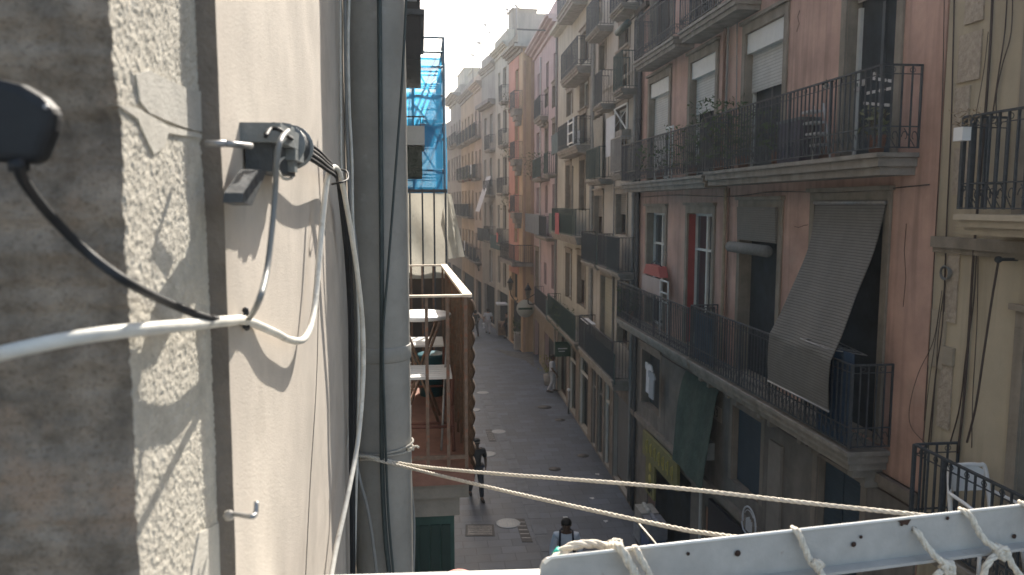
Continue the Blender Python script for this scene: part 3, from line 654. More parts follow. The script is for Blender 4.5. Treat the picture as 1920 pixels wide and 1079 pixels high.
# round white table, slatted chairs
def cafe_table(c, r, z, lab):
    T = Thing('round_table', lab, 'table', (c[0], c[1], bz)); T.part(MB().lathe((c[0], c[1], z - .022), [(r, 0), (r, .022), (r * .98, .026)], 28), 'tabletop', WPLASTIC)
    mb = MB()
    for s_ in (-1, 1):
        for q in (-.16, .16): mb.tube([(c[0] - s_ * .13, c[1] + q, z - .03), (c[0] + s_ * .13, c[1] + q, bz + .01)], .01, 6)
    T.part(mb, 'folding_legs', RUST)
cafe_table((-.02, 5.15), .21, 7.77, 'round white cafe table on the neighbour balcony')
def slat_chair(c, lab, back=1):
    T = Thing('folding_stool', lab, 'chair', (c[0], c[1], bz)); x, y = c; mb = MB()
    for k in range(7): mb.box(x - .17, x + .17, y - .17 + k * .052, y - .17 + k * .052 + .036, bz + .44, bz + .456)
    T.part(mb, 'seat', WPLASTIC); mb = MB()
    for sx in (-.175, .175):
        mb.tube([(x + sx, y - .19, bz + .0), (x + sx, y + .17, bz + .44)], .011, 6); mb.tube([(x + sx, y + .2, bz), (x + sx, y - .17, bz + .44)], .011, 6)
    mb.tube([(x - .175, y - .14, bz + .14), (x + .175, y - .14, bz + .14)], .009, 6); mb.tube([(x - .175, y + .15, bz + .08), (x + .175, y + .15, bz + .08)], .009, 6)
    T.part(mb, 'frame', mat('red_brown_frame', (.16, .07, .055), .6, .2, 9, 0))
slat_chair((-.0, 4.72), 'nearer slatted white stool with red folding legs on the neighbour balcony'); slat_chair((-.02, 5.78), 'farther slatted white stool behind the round table', 1)
mb = MB(); mb.tube([(.1, 4.5, bz + .02), (.16, 5.0, bz + .7)], .008, 6); single(mb, 'folded_pole', METAL, 'thin leaning pole inside the neighbour balcony', 'pole')
single(MB().lathe((.06, 5.95, bz), [(.09, 0), (.12, .3), (.13, .32), (.10, .33)], 14), 'bucket', mat('teal_plastic', (.02, .10, .13), .4, .1, 5, 0), 'teal plastic bucket behind the balcony chairs', 'bucket')
# dark box awning below the balcony
T = Thing('shop_shutter', 'dark green shutter box hanging under the neighbour balcony', 'shutter', (-.1, 4.3, 4.9))
T.part(MB().box(-.3, .165, 4.27, 5.6, 4.2, 6.735), 'casing', GFRAME); mb = MB()
for k in range(7): mb.box(-.28 + k * .062, -.28 + k * .062 + .05, 4.258, 4.268, 4.25, 6.68)
T.part(mb, 'slats', mat('dark_green_slats', (.02, .04, .035), .6, .2, 5, 0))
mb = MB(); mb.lathe(PY(860, 1078, 3.2) - Vector((0, 0, .06)), [(.03, 0), (.05, .05), (.055, .06), (.045, .062)], 16); single(mb, 'flower_pot', mat('pink_pot', (.5, .2, .17), .7, .1, 5, 0), 'small pink pot peeping over the ledge at the bottom', 'flower pot')

# ---- white tarp on black screen (next building)
ty = 7.3; TARP = mat('dirty_tarp', (.52, .50, .43), .8, .2, 4, .6, 9, streak=.3, patch=((.25, .23, .18), 5, .55, .6))
t = TARP.node_tree; b_ = t.nodes['Principled BSDF']; tr_ = N(t, 'ShaderNodeBsdfTranslucent'); tr_.inputs[0].default_value = (.5, .48, .42, 1); ms_ = N(t, 'ShaderNodeMixShader'); ms_.inputs[0].default_value = .3
t.links.new(b_.outputs[0], ms_.inputs[1]); t.links.new(tr_.outputs[0], ms_.inputs[2]); t.links.new(ms_.outputs[0], t.nodes['Material Output'].inputs[0])
T = Thing('tarp_screen', 'dirty white tarpaulin behind tall black bars on the far balcony', 'screen', (0, ty, 7.0))
mb = MB()
def tp(a, b): x = -.35 + .595 * a; z = 7.8 + .8 * b; return (x, ty + .02 + .035 * math.sin(a * 9 + b * 3) + .03 * math.sin(b * 8 + a * 4), z)
mb.grid(tp, 30, 40); T.part(mb, 'tarp', TARP); T.part(MB().box(-.36, .24, ty + .08, ty + .11, 6.99, 7.9), 'lower_panel', mat('dark_brown', (.07, .055, .045), .8, .2, 4, 0)); mb = MB()
for x in (-.22, -.105, .01, .118, .225): mb.bar((x, ty - .04, 7.0), (x, ty - .04, 8.64), .016)
mb.bar((-.35, ty - .04, 8.62), (.24, ty - .04, 8.62), .03); mb.bar((-.35, ty - .04, 7.03), (.24, ty - .04, 7.03), .03); T.part(mb, 'bars', IRON)
l2b = MB().box(-.42, .27, ty - .05, ty + 1.6, 6.8, 6.98); T.part(l2b, 'ledge', SLAB)
mb = MB()
def flap(a, b): # hanging triangular flap
    z = 8.6 - .62 * b; y = ty + .1 + .25 * a; x = .25 + (.06 * b + .03) * a * 1.4 + .02 * math.sin(a * 6) * b; return (x + .05 * b * (a), y, z)
mb.grid(flap, 12, 16); single(mb, 'tarp_flap', TARP, 'loose flap of tarpaulin hanging from the black bars outer corner', 'tarpaulin')

# ---- black enclosed balcony high on the left
T = Thing('enclosed_balcony', 'black boxed balcony with lit panes high on the left', 'balcony', (-.2, 9, 10.1))
T.part(MB().box(-.6, .015, 9.0, 11.2, 10.12, 12.6), 'casing', mat('black_casing', (.014, .014, .017), .7, .3, 6, .1)); mb = MB()
mb.box(-.3, -.02, 8.985, 8.995, 10.75, 10.95); mb.box(-.3, -.02, 8.985, 8.995, 11.0, 11.2); T.part(mb, 'window', mat('milky_glass', (.35, .38, .38), .3, .5, 12, 0))
T.part(MB().box(-.6, .06, 8.95, 11.3, 10.6, 10.66), 'ledge', IRON)
# ---- white balcony front with plants
T = Thing('balcony_box', 'sunlit white balcony front with plants below it', 'balcony', (-.2, 11.5, 8.9))
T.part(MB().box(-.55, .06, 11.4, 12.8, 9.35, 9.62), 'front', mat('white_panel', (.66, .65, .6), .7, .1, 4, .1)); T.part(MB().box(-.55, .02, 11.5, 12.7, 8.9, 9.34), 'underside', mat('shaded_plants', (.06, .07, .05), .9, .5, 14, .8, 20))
mb = MB()
for k in range(6): mb.bar((-.5 + k * .1, 11.42, 9.62), (-.5 + k * .1, 11.42, 9.75), .014)
mb.bar((-.55, 11.42, 9.75), (.06, 11.42, 9.75), .02); T.part(mb, 'railing', IRON)

# ---- scaffold
NET = bpy.data.materials.new('blue_debris_net'); NET.use_nodes = True; t = NET.node_tree; t.nodes.clear()
o = N(t, 'ShaderNodeOutputMaterial'); dif = N(t, 'ShaderNodeBsdfDiffuse'); trl = N(t, 'ShaderNodeBsdfTranslucent'); trp = N(t, 'ShaderNodeBsdfTransparent')
nz = N(t, 'ShaderNodeTexNoise'); nz.inputs['Scale'].default_value = 1.6; nz.inputs['Detail'].default_value = 6; rp = N(t, 'ShaderNodeValToRGB')
rp.color_ramp.elements[0].color = (.02, .36, .75, 1); rp.color_ramp.elements[1].color = (.10, .58, .90, 1); t.links.new(nz.outputs[0], rp.inputs[0])
t.links.new(rp.outputs[0], dif.inputs[0]); t.links.new(rp.outputs[0], trl.inputs[0])
m1 = N(t, 'ShaderNodeMixShader'); m1.inputs[0].default_value = .6; m2 = N(t, 'ShaderNodeMixShader'); m2.inputs[0].default_value = .2
t.links.new(dif.outputs[0], m1.inputs[1]); t.links.new(trl.outputs[0], m1.inputs[2]); t.links.new(m1.outputs[0], m2.inputs[1]); t.links.new(trp.outputs[0], m2.inputs[2]); t.links.new(m2.outputs[0], o.inputs[0])
SY0, SY1, SX0, SX1 = 14, 20, -.72, .42
T = Thing('scaffold', 'steel scaffold wrapped in bright blue netting on the left', 'scaffold', (-.1, 14, 0)); STEEL = mat('blue_grey_steel', (.16, .24, .3), .5, .2, 9, 0, metal=.4)
mb = MB()
for y in (14, 16, 18, 20):
    for x in (SX0 + .1, -.12, SX1): mb.cyl((x, y, 0), (x, y, 11.4 if x == SX1 or y == 14 else 11.0), .024, 8)
T.part(mb, 'upright', STEEL); mb = MB()
for z in (2, 4, 6, 8, 9.1, 9.9, 10.4, 10.9, 11.15, 11.4):
    for x in (SX0 + .1, SX1): mb.cyl((x, SY0, z), (x, SY1, z), .02, 6)
    for y in (14, 16, 18, 20): mb.cyl((SX0 + .1, y, z), (SX1, y, z), .02, 6)
T.part(mb, 'ledger', STEEL); mb = MB()
for k, z in enumerate((8.0, 9.0, 9.6, 10.3)): mb.cyl((-.12, 14, z), (SX1, 16, z + .8), .016, 6); mb.cyl((SX1, 14 + 2 * (k % 2), z), (-.12, 14.02, z + .7), .016, 6)
T.part(mb, 'brace', STEEL)
T.part(MB().box(SX0 + .15, SX1 - .1, 14.1, 19.9, 9.93, 9.99), 'deck', mat('deck_board', (.08, .09, .1), .8, .2, 5, 0)); T.part(MB().box(SX0 + .15, SX1 - .1, 14.1, 19.9, 8.72, 8.8), 'deck', mat('deck_board', (0, 0, 0)))
mb = MB()
mb.grid(lambda a, b: (SX0 + .1 + (SX1 - .04 - SX0 - .1) * a, 13.96 + .03 * math.sin(a * 14 + b * 20), 2 + 9.05 * b), 16, 50)
mb.grid(lambda a, b: (SX1 + .03 + .02 * math.sin(a * 25 + b * 18), 13.97 + 6.0 * a, 2 + 9.0 * b), 30, 50)
mb.grid(lambda a, b: (SX0 + .1 + (SX1 - SX0 - .1) * a, 20.03 + .03 * math.sin(a * 14 + b * 16), 2 + 9.3 * b), 12, 50)
T.part(mb, 'netting', NET)

# ================================================================ NEAR WALL, PIPE, CABLES
PXW = -.136; PY0 = .535
roughm = mat('rough_stone', (.52, .485, .415), .95, .2, 60, 1.0, 700, fine=.4, patch=((.66, .64, .58), 28, .62, .5))
# displace material adds real relief on the near wall: geometry built as a fine grid
def relief(y, z, s): 
    from mathutils import noise
    return noise.fractal(Vector((3.1, y * s, z * s)), .9, 2.1, 5)
from mathutils import noise
T = Thing('near_wall', 'rough stone and smooth beige plaster wall filling the left side', 'wall', (-.3, .42, 0))
mb = MB(); mb.keep = True
Z0, Z1 = 8.08, 8.95
XS = -.148
def edge_line(px, X):
    q = sorted((PX(u, v, X).z, PX(u, v, X).y) for u, v in px)
    def f(z):
        if z <= q[0][0]: return q[0][1] + (z - q[0][0]) * (q[1][1] - q[0][1]) / (q[1][0] - q[0][0])
        for (z0, y0), (z1, y1) in zip(q, q[1:]):
            if z <= z1: return y0 + (y1 - y0) * (z - z0) / (z1 - z0)
        return q[-1][1] + (z - q[-1][0]) * (q[-1][1] - q[-2][1]) / (q[-1][0] - q[-2][0])
    return f
_c = edge_line([(205, 0), (226, 250), (236, 450), (244, 600), (252, 800), (262, 1079)], XS)
_g = edge_line([(402, 0), (410, 250), (420, 400), (429, 600), (436, 800), (443, 1079)], PXW)
def edge(z): return _c(z) + .0035 * noise.noise(Vector((0, 0, z * 18))) + .003 * noise.noise(Vector((5, 0, z * 75))) + .0018 * noise.noise(Vector((5, 3, z * 230)))
def gro(z): return _g(z) + .0012 * noise.noise(Vector((0, 0, z * 20))) + .0006 * noise.noise(Vector((0, 4, z * 120)))
def rs(a, b):
    z = Z0 + (Z1 - Z0) * b; e = edge(z); y = e + (gro(z) + .004 - e) * a
    return (XS - .0004 + .0006 * relief(y, z, 240) + .0006 * relief(y, z, 600) + .0005 * noise.noise(Vector((0, y * 9, z * 9))), y, z)
mb.grid(rs, 170, 900); T.part(mb, 'stone_wall', roughm); mb = MB()
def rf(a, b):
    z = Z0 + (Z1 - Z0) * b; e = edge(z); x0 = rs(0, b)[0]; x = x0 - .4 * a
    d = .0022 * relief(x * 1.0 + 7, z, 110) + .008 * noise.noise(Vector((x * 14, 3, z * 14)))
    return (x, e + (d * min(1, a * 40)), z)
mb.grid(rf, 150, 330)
T.part(mb, 'weathered_shaded_return', mat('brown_weathered_shade_stone', (.25, .205, .16), .95, .5, 40, 1.0, 420, fine=.6, patch=((.38, .27, .19), 13, .52, .6), streak=.5))  # brown stains and streaks; base colour also darkened to carry this face's shade
mb = MB(); mb.box(-.6, -.16, .44, 1.6, 0, Z0 + .001); mb.box(-.6, -.16, .44, 1.6, Z1 - .001, 15.5); mb.box(-.6, -.175, .56, 1.6, Z0, Z1); T.part(mb, 'core', mat('dark_stone_core', (.2, .18, .15), .9, .2, 10, .2))
mb = MB()
pe = gro
def pl(a, b): z = Z0 + (Z1 - Z0) * b; e = pe(z); y = e + (1.6 - e) * a; return (PXW + .0012 * noise.noise(Vector((0, y * 10, z * 10))), y, z)
mb.grid(pl, 40, 60)
T.part(mb, 'plaster', WLIT); mb = MB()
mb.grid(lambda a, b: (pl(0, b)[0] - .03 * a, pe(Z0 + (Z1 - Z0) * b) + .0008 * noise.noise(Vector((a * 3, 2, b * 90))), Z0 + (Z1 - Z0) * b), 4, 240)
T.part(mb, 'shaded_plaster_edge', mat('shade_brown_plaster', (.21, .18, .15), .95, .2, 30, .5, 200))  # plaster step facing the camera; its shade is painted in as dark brown
# smooth grey cement patch with a raised rim, and the cracks running from it
mb = MB()
def patch_pt(u, v, o): return PX(u, v, XS + o)
pp = [(236, 140), (262, 132), (300, 150), (345, 170), (378, 172), (381, 250), (345, 244), (300, 228), (262, 212), (244, 190)]
mb.poly([patch_pt(u, v, -.004) for u, v in pp], (.0052, 0, 0)); T.part(mb, 'cement_patch', mat('grey_cement', (.45, .43, .385), .95, .15, 40, .7, 500, fine=.25))
mb = MB(); mb.poly([patch_pt(u, v, -.004) for u, v in [(200, 196), (240, 203), (300, 236), (381, 256), (381, 262), (300, 250), (292, 276), (272, 290), (258, 262), (240, 222)]], (.0049, 0, 0)); T.part(mb, 'cement_patch', mat('pale_cement', (.50, .475, .42), .95, .15, 40, .7, 500, fine=.25))
mb = MB(); mb.poly([patch_pt(u, v, -.004) for u, v in [(345, 1079), (360, 1000), (408, 975), (412, 1100), (345, 1100)]], (.0050, 0, 0)); T.part(mb, 'cement_patch', mat('pale_cement', (0, 0, 0)))
mb = MB(); mb.box(-.16, PXW - .001, .535, 1.6, 0, Z0); mb.box(-.16, PXW - .001, .535, 1.6, Z1, 15.5); T.part(mb, 'plaster_band', WLIT)

# drainpipe
T = Thing('drainpipe', 'thick grey painted drainpipe running down beside the beige wall', 'drainpipe', (-.079, 1.45, 4))
PG = mat('pipe_grey_paint', (.27, .26, .235), .5, .15, 9, .12, 80, streak=.4, patch=((.36, .35, .32), 26, .64, .5), fine=.12)
T.part(MB().tube([(-.079, 1.45, z) for z in (3, 6, 8.0, 8.2, 8.4, 10, 14)], .0545, 40), 'pipe', PG)
T.part(MB().lathe((-.079, 1.45, 8.212), [(.0555, 0), (.0568, .002), (.0568, .026), (.0555, .028)], 40), 'joint', PG)
PC = Vector((-.079, 1.45, 0))
def P3(u, v, D):  # a point at horizontal distance Y from the camera plane
    return PY(u, v, D)
def wall_pt(u, v, off=.006): return PX(u, v, PXW + off)
BLK = mat('black_cable_rubber', (.022, .023, .025), .6, .3, 40, .05); GRYC = mat('grey_cable_sheath', (.20, .205, .2), .45, .15, 40, .05); WHC = mat('white_cable_sheath', (.64, .62, .56), .5, .15, 40, .12, 60, patch=((.4, .37, .31), 45, .56, .5))
ROPE = mat('cream_rope', (.62, .57, .48), .9, .25, 200, .5, 900)
def cable(pts, r, m, name, label, k=8, n=10):
    mb = MB(); mb.tube(smooth(pts, k), r, n); return single(mb, name, m, label, 'cable')
# white thick cable from the left edge, across, loop up and down along the pipe
W1 = [P3(-60, 682, .34), P3(0, 664, .36), P3(110, 640, .37), P3(210, 624, .39), PX(330, 612, -.134), PX(430, 602, -.128), P3(462, 602, .6)]
W2 = [P3(515, 624, .68), P3(545, 638, .75), P3(572, 634, .82), P3(588, 590, .88), P3(597, 500, .93), P3(606, 400, .97), P3(614, 335, 1.0), P3(625, 314, 1.04), P3(638, 330, 1.08), P3(652, 400, 1.13), P3(668, 500, 1.18), P3(679, 600, 1.22), P3(681, 700, 1.22), P3(672, 820, 1.2), P3(652, 930, 1.12), P3(630, 1030, 1.05), P3(618, 1100, 1.0)]
cable(W1 + W2, .0036, WHC, 'cable', 'thick white cable sweeping across the wall and looping over the pipe side')
# black cable from the lamp housing
cable([P3(34, 305, .33), P3(45, 340, .34), P3(95, 405, .37), P3(165, 475, .385), PX(240, 530, -.138), PX(320, 570, -.138), PX(392, 597, -.128), P3(450, 604, .585)], .0023, BLK, 'cable', 'black cable hanging from the dark blurred lamp housing')
# lamp housing
T = Thing('lamp_housing', 'dark blurred lamp housing at the far left edge', 'lamp', P3(30, 300, .34)); mb = MB(); c = P3(-12, 222, .345)
mb.poly([P3(u, v, .34) for u, v in ((-80, 140), (-10, 145), (35, 156), (75, 180), (102, 206), (96, 245), (78, 290), (70, 308), (-10, 304), (-80, 296))], (0, .012, 0)); lo = T.part(mb, 'body', BLK)
mb = MB(); mb.ball(P3(86, 201, .338), .0012, 8); T.part(mb, 'screw', METAL); mb = MB(); mb.cyl(P3(34, 300, .345), P3(36, 322, .345), .004, 12); T.part(mb, 'gland', BLK)
bpy.context.view_layer.update()
bv = lo.modifiers.new('bevel', 'BEVEL'); bv.width = .004; bv.segments = 3; bv.limit_method = 'ANGLE'
# thin grey cable from the box down to the crossing
cable([wall_pt(540, 246, .035), wall_pt(527, 262, .04), wall_pt(519, 300, .038), wall_pt(516, 360, .035), wall_pt(510, 430, .034), wall_pt(500, 510, .034), wall_pt(485, 565, .036), P3(468, 597, .6)], .0020, GRYC, 'cable', 'thin grey cable dropping from the wall bracket to the white cable')
# clip where cables meet
T = Thing('cable_tie', 'black tie knotting the cables together on the white cable', 'cable tie', P3(461, 601, .6)); mb = MB()
c = P3(461, 602, .598); mb.tube([c + Vector((0, .006 * math.cos(k * .628), .0065 * math.sin(k * .628))) + Vector((.001 * math.sin(k), 0, 0)) for k in range(10)], .0014, 6, closed=True); T.part(mb, 'loop', BLK); T.part(MB().ball(c + Vector((0, 0, .008)), .0026, 8), 'head', BLK)
# wall bracket / clamp assembly
GM = mat('weathered_black_plastic', (.06, .066, .07), .5, .35, 60, .3, 90); GM2 = mat('grey_plastic', (.19, .205, .205), .5, .25, 60, .2, 90)
T = Thing('cable_clamp', 'black cable clamp with a round reel bolted to the beige wall', 'clamp', wall_pt(500, 300, 0))
def wb(u0, v0, u1, v1, o0, o1, mb):  # box lying against the wall
    c = [wall_pt(u0, v1, 0), wall_pt(u1, v0, 0)]; y0, y1 = sorted((c[0].y, c[1].y)); z0, z1 = sorted((c[0].z, c[1].z)); return mb.box(PXW + o0, PXW + o1, y0, y1, z0, z1)
mb = MB(); wb(456, 264, 505, 322, .002, .022, mb); T.part(mb, 'body', GM)
mb = MB(); wb(450, 258, 512, 266, .0, .03, mb); wb(488, 250, 516, 259, .004, .026, mb); T.part(mb, 'top_cap', GM2)
mb = MB(); wb(486, 286, 506, 300, .02, .03, mb); wb(490, 300, 496, 322, .022, .028, mb); wb(504, 272, 514, 282, .018, .03, mb); T.part(mb, 'latch', GM2)
mb = MB(); mb.poly([wall_pt(484, 318, .022), wall_pt(500, 322, .022), wall_pt(472, 386, .022), wall_pt(454, 380, .022), wall_pt(456, 362, .022)], (-.012, 0, 0)); T.part(mb, 'tongue', GM)
mb = MB(); a = wall_pt(424, 270, .012); b_ = wall_pt(470, 274, .018); mb.cyl(a, b_, .0022, 10); mb.cyl(a + Vector((-.013, 0, 0)), a, .0022, 8); T.part(mb, 'bolt', METAL)
cc = wall_pt(545, 276, .016); sp = MB()
sp.tube([cc + Vector((0, -.035, 0)), cc + Vector((0, -.012, 0)), cc + Vector((0, 0, 0)), cc + Vector((0, .001, 0))], [.014, .015, .018, .018], 20); T.part(sp, 'reel', GM)
mb = MB(); mb.tube([cc + Vector((0, -.0345, 0)), cc + Vector((0, -.037, 0))], [.0185, .0185], 20); T.part(mb, 'flange', GM2); mb = MB(); mb.tube([cc + Vector((0, .0015, 0)), cc + Vector((0, .005, 0))], [.0205, .0205], 20); T.part(mb, 'flange', GM2)
mb = MB()
for k, (dx, dv) in enumerate(((.02, 0), (.026, 4), (.018, -4))): mb.tube(smooth([wall_pt(498, 252 + dv, dx), wall_pt(508, 238 + dv, dx), wall_pt(524, 240 + dv, dx + .006), wall_pt(540, 252 + dv, dx + .008), wall_pt(550, 262, dx)]), .0016, 6)
T.part(mb, 'wire', BLK)
mb = MB(); mb.tube(smooth([wall_pt(536, 292, .02), wall_pt(524, 302, .022), wall_pt(520, 318, .022), wall_pt(530, 334, .02), wall_pt(545, 335, .018), wall_pt(552, 322, .018), wall_pt(550, 300, .018)]), .0014, 6); single(mb, 'wire_loop', WHC, 'small pale wire loop hanging under the black reel', 'wire')
# bundle of black cables from reel to behind the pipe
labs = ['topmost black cable of the bundle leaving the reel', 'second black cable of the bundle leaving the reel', 'third black cable of the bundle leaving the reel', 'lowest black cable of the bundle leaving the reel']
for k in range(4):
    o = k * 5
    cable([wall_pt(552, 258 + o * 1.6, .02 - k * .002), wall_pt(580, 270 + o * 1.8, .022), wall_pt(610, 296 + o * 1.4, .024), P3(630 + k * 2, 326 + o, 1.12), P3(640 + k * 3, 400, 1.2 + .01 * k), P3(648 + k * 3, 480, 1.26), P3(655 + k * 3 - k, 600, 1.3), P3(656 + k * 3, 760, 1.32), P3(657 + k * 2, 900, 1.32), P3(659 + k * 2, 1100, 1.3)], (.0022, .0026, .003, .0024)[k], BLK, 'cable', labs[k])
T = Thing('cable_tie', 'thin wire ring holding the black cables beside the pipe', 'cable tie', P3(640, 340, 1.1)); mb = MB()
mb.tube(smooth([P3(622, 346, 1.06), P3(640, 342, 1.05), P3(652, 336, 1.08), P3(650, 322, 1.1), P3(638, 318, 1.12)]), .0014, 6); T.part(mb, 'loop', BLK)
# pale cables clipped vertically next to the pipe
for k, (pts, r, m, lab) in enumerate(((((638, -30), (639, 200), (641, 330), (652, 480), (655, 640), (656, 760), (650, 850)), .0018, WHC, 'thin pale cable running straight down left of the others'),
        (((646, -30), (648, 120), (651, 260), (657, 380), (668, 470), (676, 600), (676, 740), (668, 860), (690, 960), (702, 1040), (708, 1100)), .003, GRYC, 'grey cable that swings out right at the bottom of the pipe'),
        (((655, -30), (653, 80), (655, 200), (660, 300), (662, 420), (671, 560), (673, 680), (671, 800), (666, 1000), (664, 1100)), .0024, mat('pale_cable', (.5, .5, .46), .5, .2, 40, 0), 'pale cable nearest the pipe edge'))):
    cable([P3(u, v, 1.36 - .02 * k) for u, v in pts], r, m, 'cable', lab)
mb = MB(); mb.tube(smooth([P3(768, 760, 1.46), P3(770, 900, 1.46), P3(776, 980, 1.47), P3(774, 1100, 1.46)]), .003, 8); single(mb, 'cable', GRYC, 'pale cable emerging behind the right edge of the pipe', 'cable')
# dark cables down the front of the pipe
cable([P3(711, -30, 1.382), P3(713, 200, 1.382), P3(715, 420, 1.382), P3(716, 600, 1.382), P3(716, 850, 1.382), P3(722, 1000, 1.382), P3(733, 1100, 1.38)], .0042, mat('dark_green_cable', (.05, .065, .065), .5, .2, 40, 0), 'cable', 'thick dark cable running down the front of the pipe')
cable([P3(763, -30, 1.40), P3(754, 150, 1.39), P3(741, 330, 1.38), P3(728, 500, 1.378), P3(718, 640, 1.375), P3(722, 800, 1.375), P3(728, 960, 1.378), P3(740, 1100, 1.38)], .0022, mat('dark_green_cable', (0, 0, 0)), 'cable', 'thin dark cable slanting across the pipe front')
# hook
T = Thing('wall_hook', 'small bent metal hook screwed into the wall groove', 'hook', wall_pt(440, 965, 0)); mb = MB(); mb.tube(smooth([wall_pt(428, 963, -.002), wall_pt(450, 966, .014), wall_pt(470, 969, .03), wall_pt(479, 964, .032), wall_pt(481, 941, .032)], 4), .0016, 8); T.part(mb, 'hook', METAL)
mb = MB(); mb.ball(wall_pt(429, 967, .002), .004, 8); T.part(mb, 'plug', mat('wall_plug', (.35, .33, .3), .8, .1, 9, 0))
# thin wire dropping along plaster
cable([wall_pt(598, 480, .004), wall_pt(594, 700, .003), wall_pt(582, 900, .003), wall_pt(572, 1100, .003)], .0005, BLK, 'cable', 'hair-thin dark wire running down the lit plaster', 6, 5)

# ================================================================ CLOTHES RACK BAR AND ROPES
BARM = mat('white_enamel_bar', (.41, .40, .375), .5, .12, 30, .15, 90, patch=((.2, .12, .08), 55, .68, .8))
BL = PZ(1014, 1049, 8.18); BR = PZ(1990, 940, 8.18); bt = (BR - BL).normalized(); bn = bt.cross(Vector((0, 0, 1))).normalized()   # towards camera side
if bn.y > 0: bn = -bn
T = Thing('clothes_rack', 'white enamelled clothes rack rail with holes across the bottom right', 'clothes rack', BL)
mb = MB(); hgt = .041
q = [BL + bt * .006, BR, BR - Vector((0, 0, hgt)), BL - Vector((0, 0, hgt)), BL - Vector((0, 0, .008)), BL + bt * .002 - Vector((0, 0, .003))]
mb.poly(q, -bn * .003); mb.poly([BL - Vector((0, 0, hgt)), BR - Vector((0, 0, hgt)), BR - Vector((0, 0, hgt)) + bn * .013, BL - Vector((0, 0, hgt)) + bn * .013], (0, 0, -.003))
rail = T.part(mb, 'rail', BARM)
mb = MB(); mb.tube([BL + bt * .003 + Vector((0, 0, -.004)), BL + bt * .01 + Vector((0, 0, .0005)), BR + Vector((0, 0, .0005))], .0016, 8); T.part(mb, 'rail_edge', mat('worn_white_edge', (.75, .74, .7), .4, .1, 40, 0), rail)
def barpt(u, f, off=.002):  # point on the rail under image column u, fraction f down its face
    r_ = ray(u, 1000); pn = bn; k = (BL - CAM).dot(pn) / r_.dot(pn); p = CAM + r_ * k; s = (p - BL).dot(bt); return BL + bt * s - Vector((0, 0, hgt * f)) + bn * off
RH = mat('rust_hole', (.05, .028, .02), .9, .3, 50, 0)
for u, f, r in ((1383, .38, .0032), (1290, .25, .0018), (1600, .5, .0028), (1613, .33, .0018), (1688, .12, .002), (1712, .3, .003), (1773, .1, .002), (1826, .35, .0028), (1900, .8, .0026)):
    c = barpt(u, f, .0012); T.part(MB().tube([c, c + bn * .0006], r, 10), 'hole', RH, rail)
mb = MB(); c = barpt(1680, .02, .001); mb.poly([c, c + bt * .016, c + bt * .012 - Vector((0, 0, .006)), c + bt * .005 - Vector((0, 0, .004))], bn * .0006); T.part(mb, 'rust_chip', RH, rail)
SL0 = PZ(500, 1077, 8.165); SL1 = PZ(1013, 1067, 8.165)
mb = MB(); d_ = Vector((0, -.2, 0)); mb.poly([SL0 - Vector((.1, 0, 0)), SL1, SL1 + d_, SL0 + d_ - Vector((.1, 0, 0))], (0, 0, -.02)); single(mb, 'window_ledge', mat('pale_ledge_paint', (.6, .6, .57), .6, .1, 20, .1), 'pale painted ledge along the bottom left of the rack', 'ledge')
# ropes from pipe
r0 = PC + Vector((0, 0, 8.5))
def rope_thing(pts, r, label, name='rope', k=8, m=ROPE): mb = MB(); rope(mb, pts, r, k); return single(mb, name, m, label, 'rope')
zz = PY(720, 845, 1.4).z
rope_thing([P3(672, 855, 1.40), P3(700, 858, 1.385), P3(768, 872, 1.36), P3(900, 886, 1.2), P3(1240, 913, 1.0), P3(1500, 942, .9), P3(1760, 970, .83)], .003, 'upper clothesline rope stretched from the pipe to the rack', k=12)
rope_thing([P3(676, 862, 1.41), P3(700, 862, 1.386), P3(768, 878, 1.34), P3(960, 924, 1.12), P3(1240, 985, .92), P3(1330, 1001, .86), P3(1428, 1014, .80)], .003, 'lower clothesline rope dropping from the pipe to the rack', k=12)
mb = MB(); pts = []
for k in range(44):
    a = k / 42 * 4 * math.pi; pts.append(PC + Vector((.058 * math.cos(a), .058 * math.sin(a), P3(720, 862, 1.4).z + .016 * k / 42 + .003 * math.sin(k * .5))))
rope(mb, pts, .0022, 2); single(mb, 'rope', mat('dim_rope', (.36, .34, .3), .9, .2, 200, .4, 900), 'rope wound twice round the grey pipe', 'rope')
def knot(c, s, n, seed):
    rn = random.Random(seed); c = Vector(c); p = []
    for k in range(n): a = k * 2.3; p.append(c + Vector((s * math.cos(a) * (.6 + .4 * rn.random()), s * .6 * math.sin(a * 1.3), s * math.sin(a) * (.6 + .4 * rn.random()))))
    return p
mb = MB(); c = P3(768, 843, 1.42); rope(mb, knot(c, .006, 8, 2), .0022, 5); rope(mb, [c, c + Vector((.012, 0, .006)), c + Vector((.018, 0, .002))], .0022, 4); single(mb, 'rope_knot', ROPE, 'frayed knot at the right edge of the pipe', 'knot')
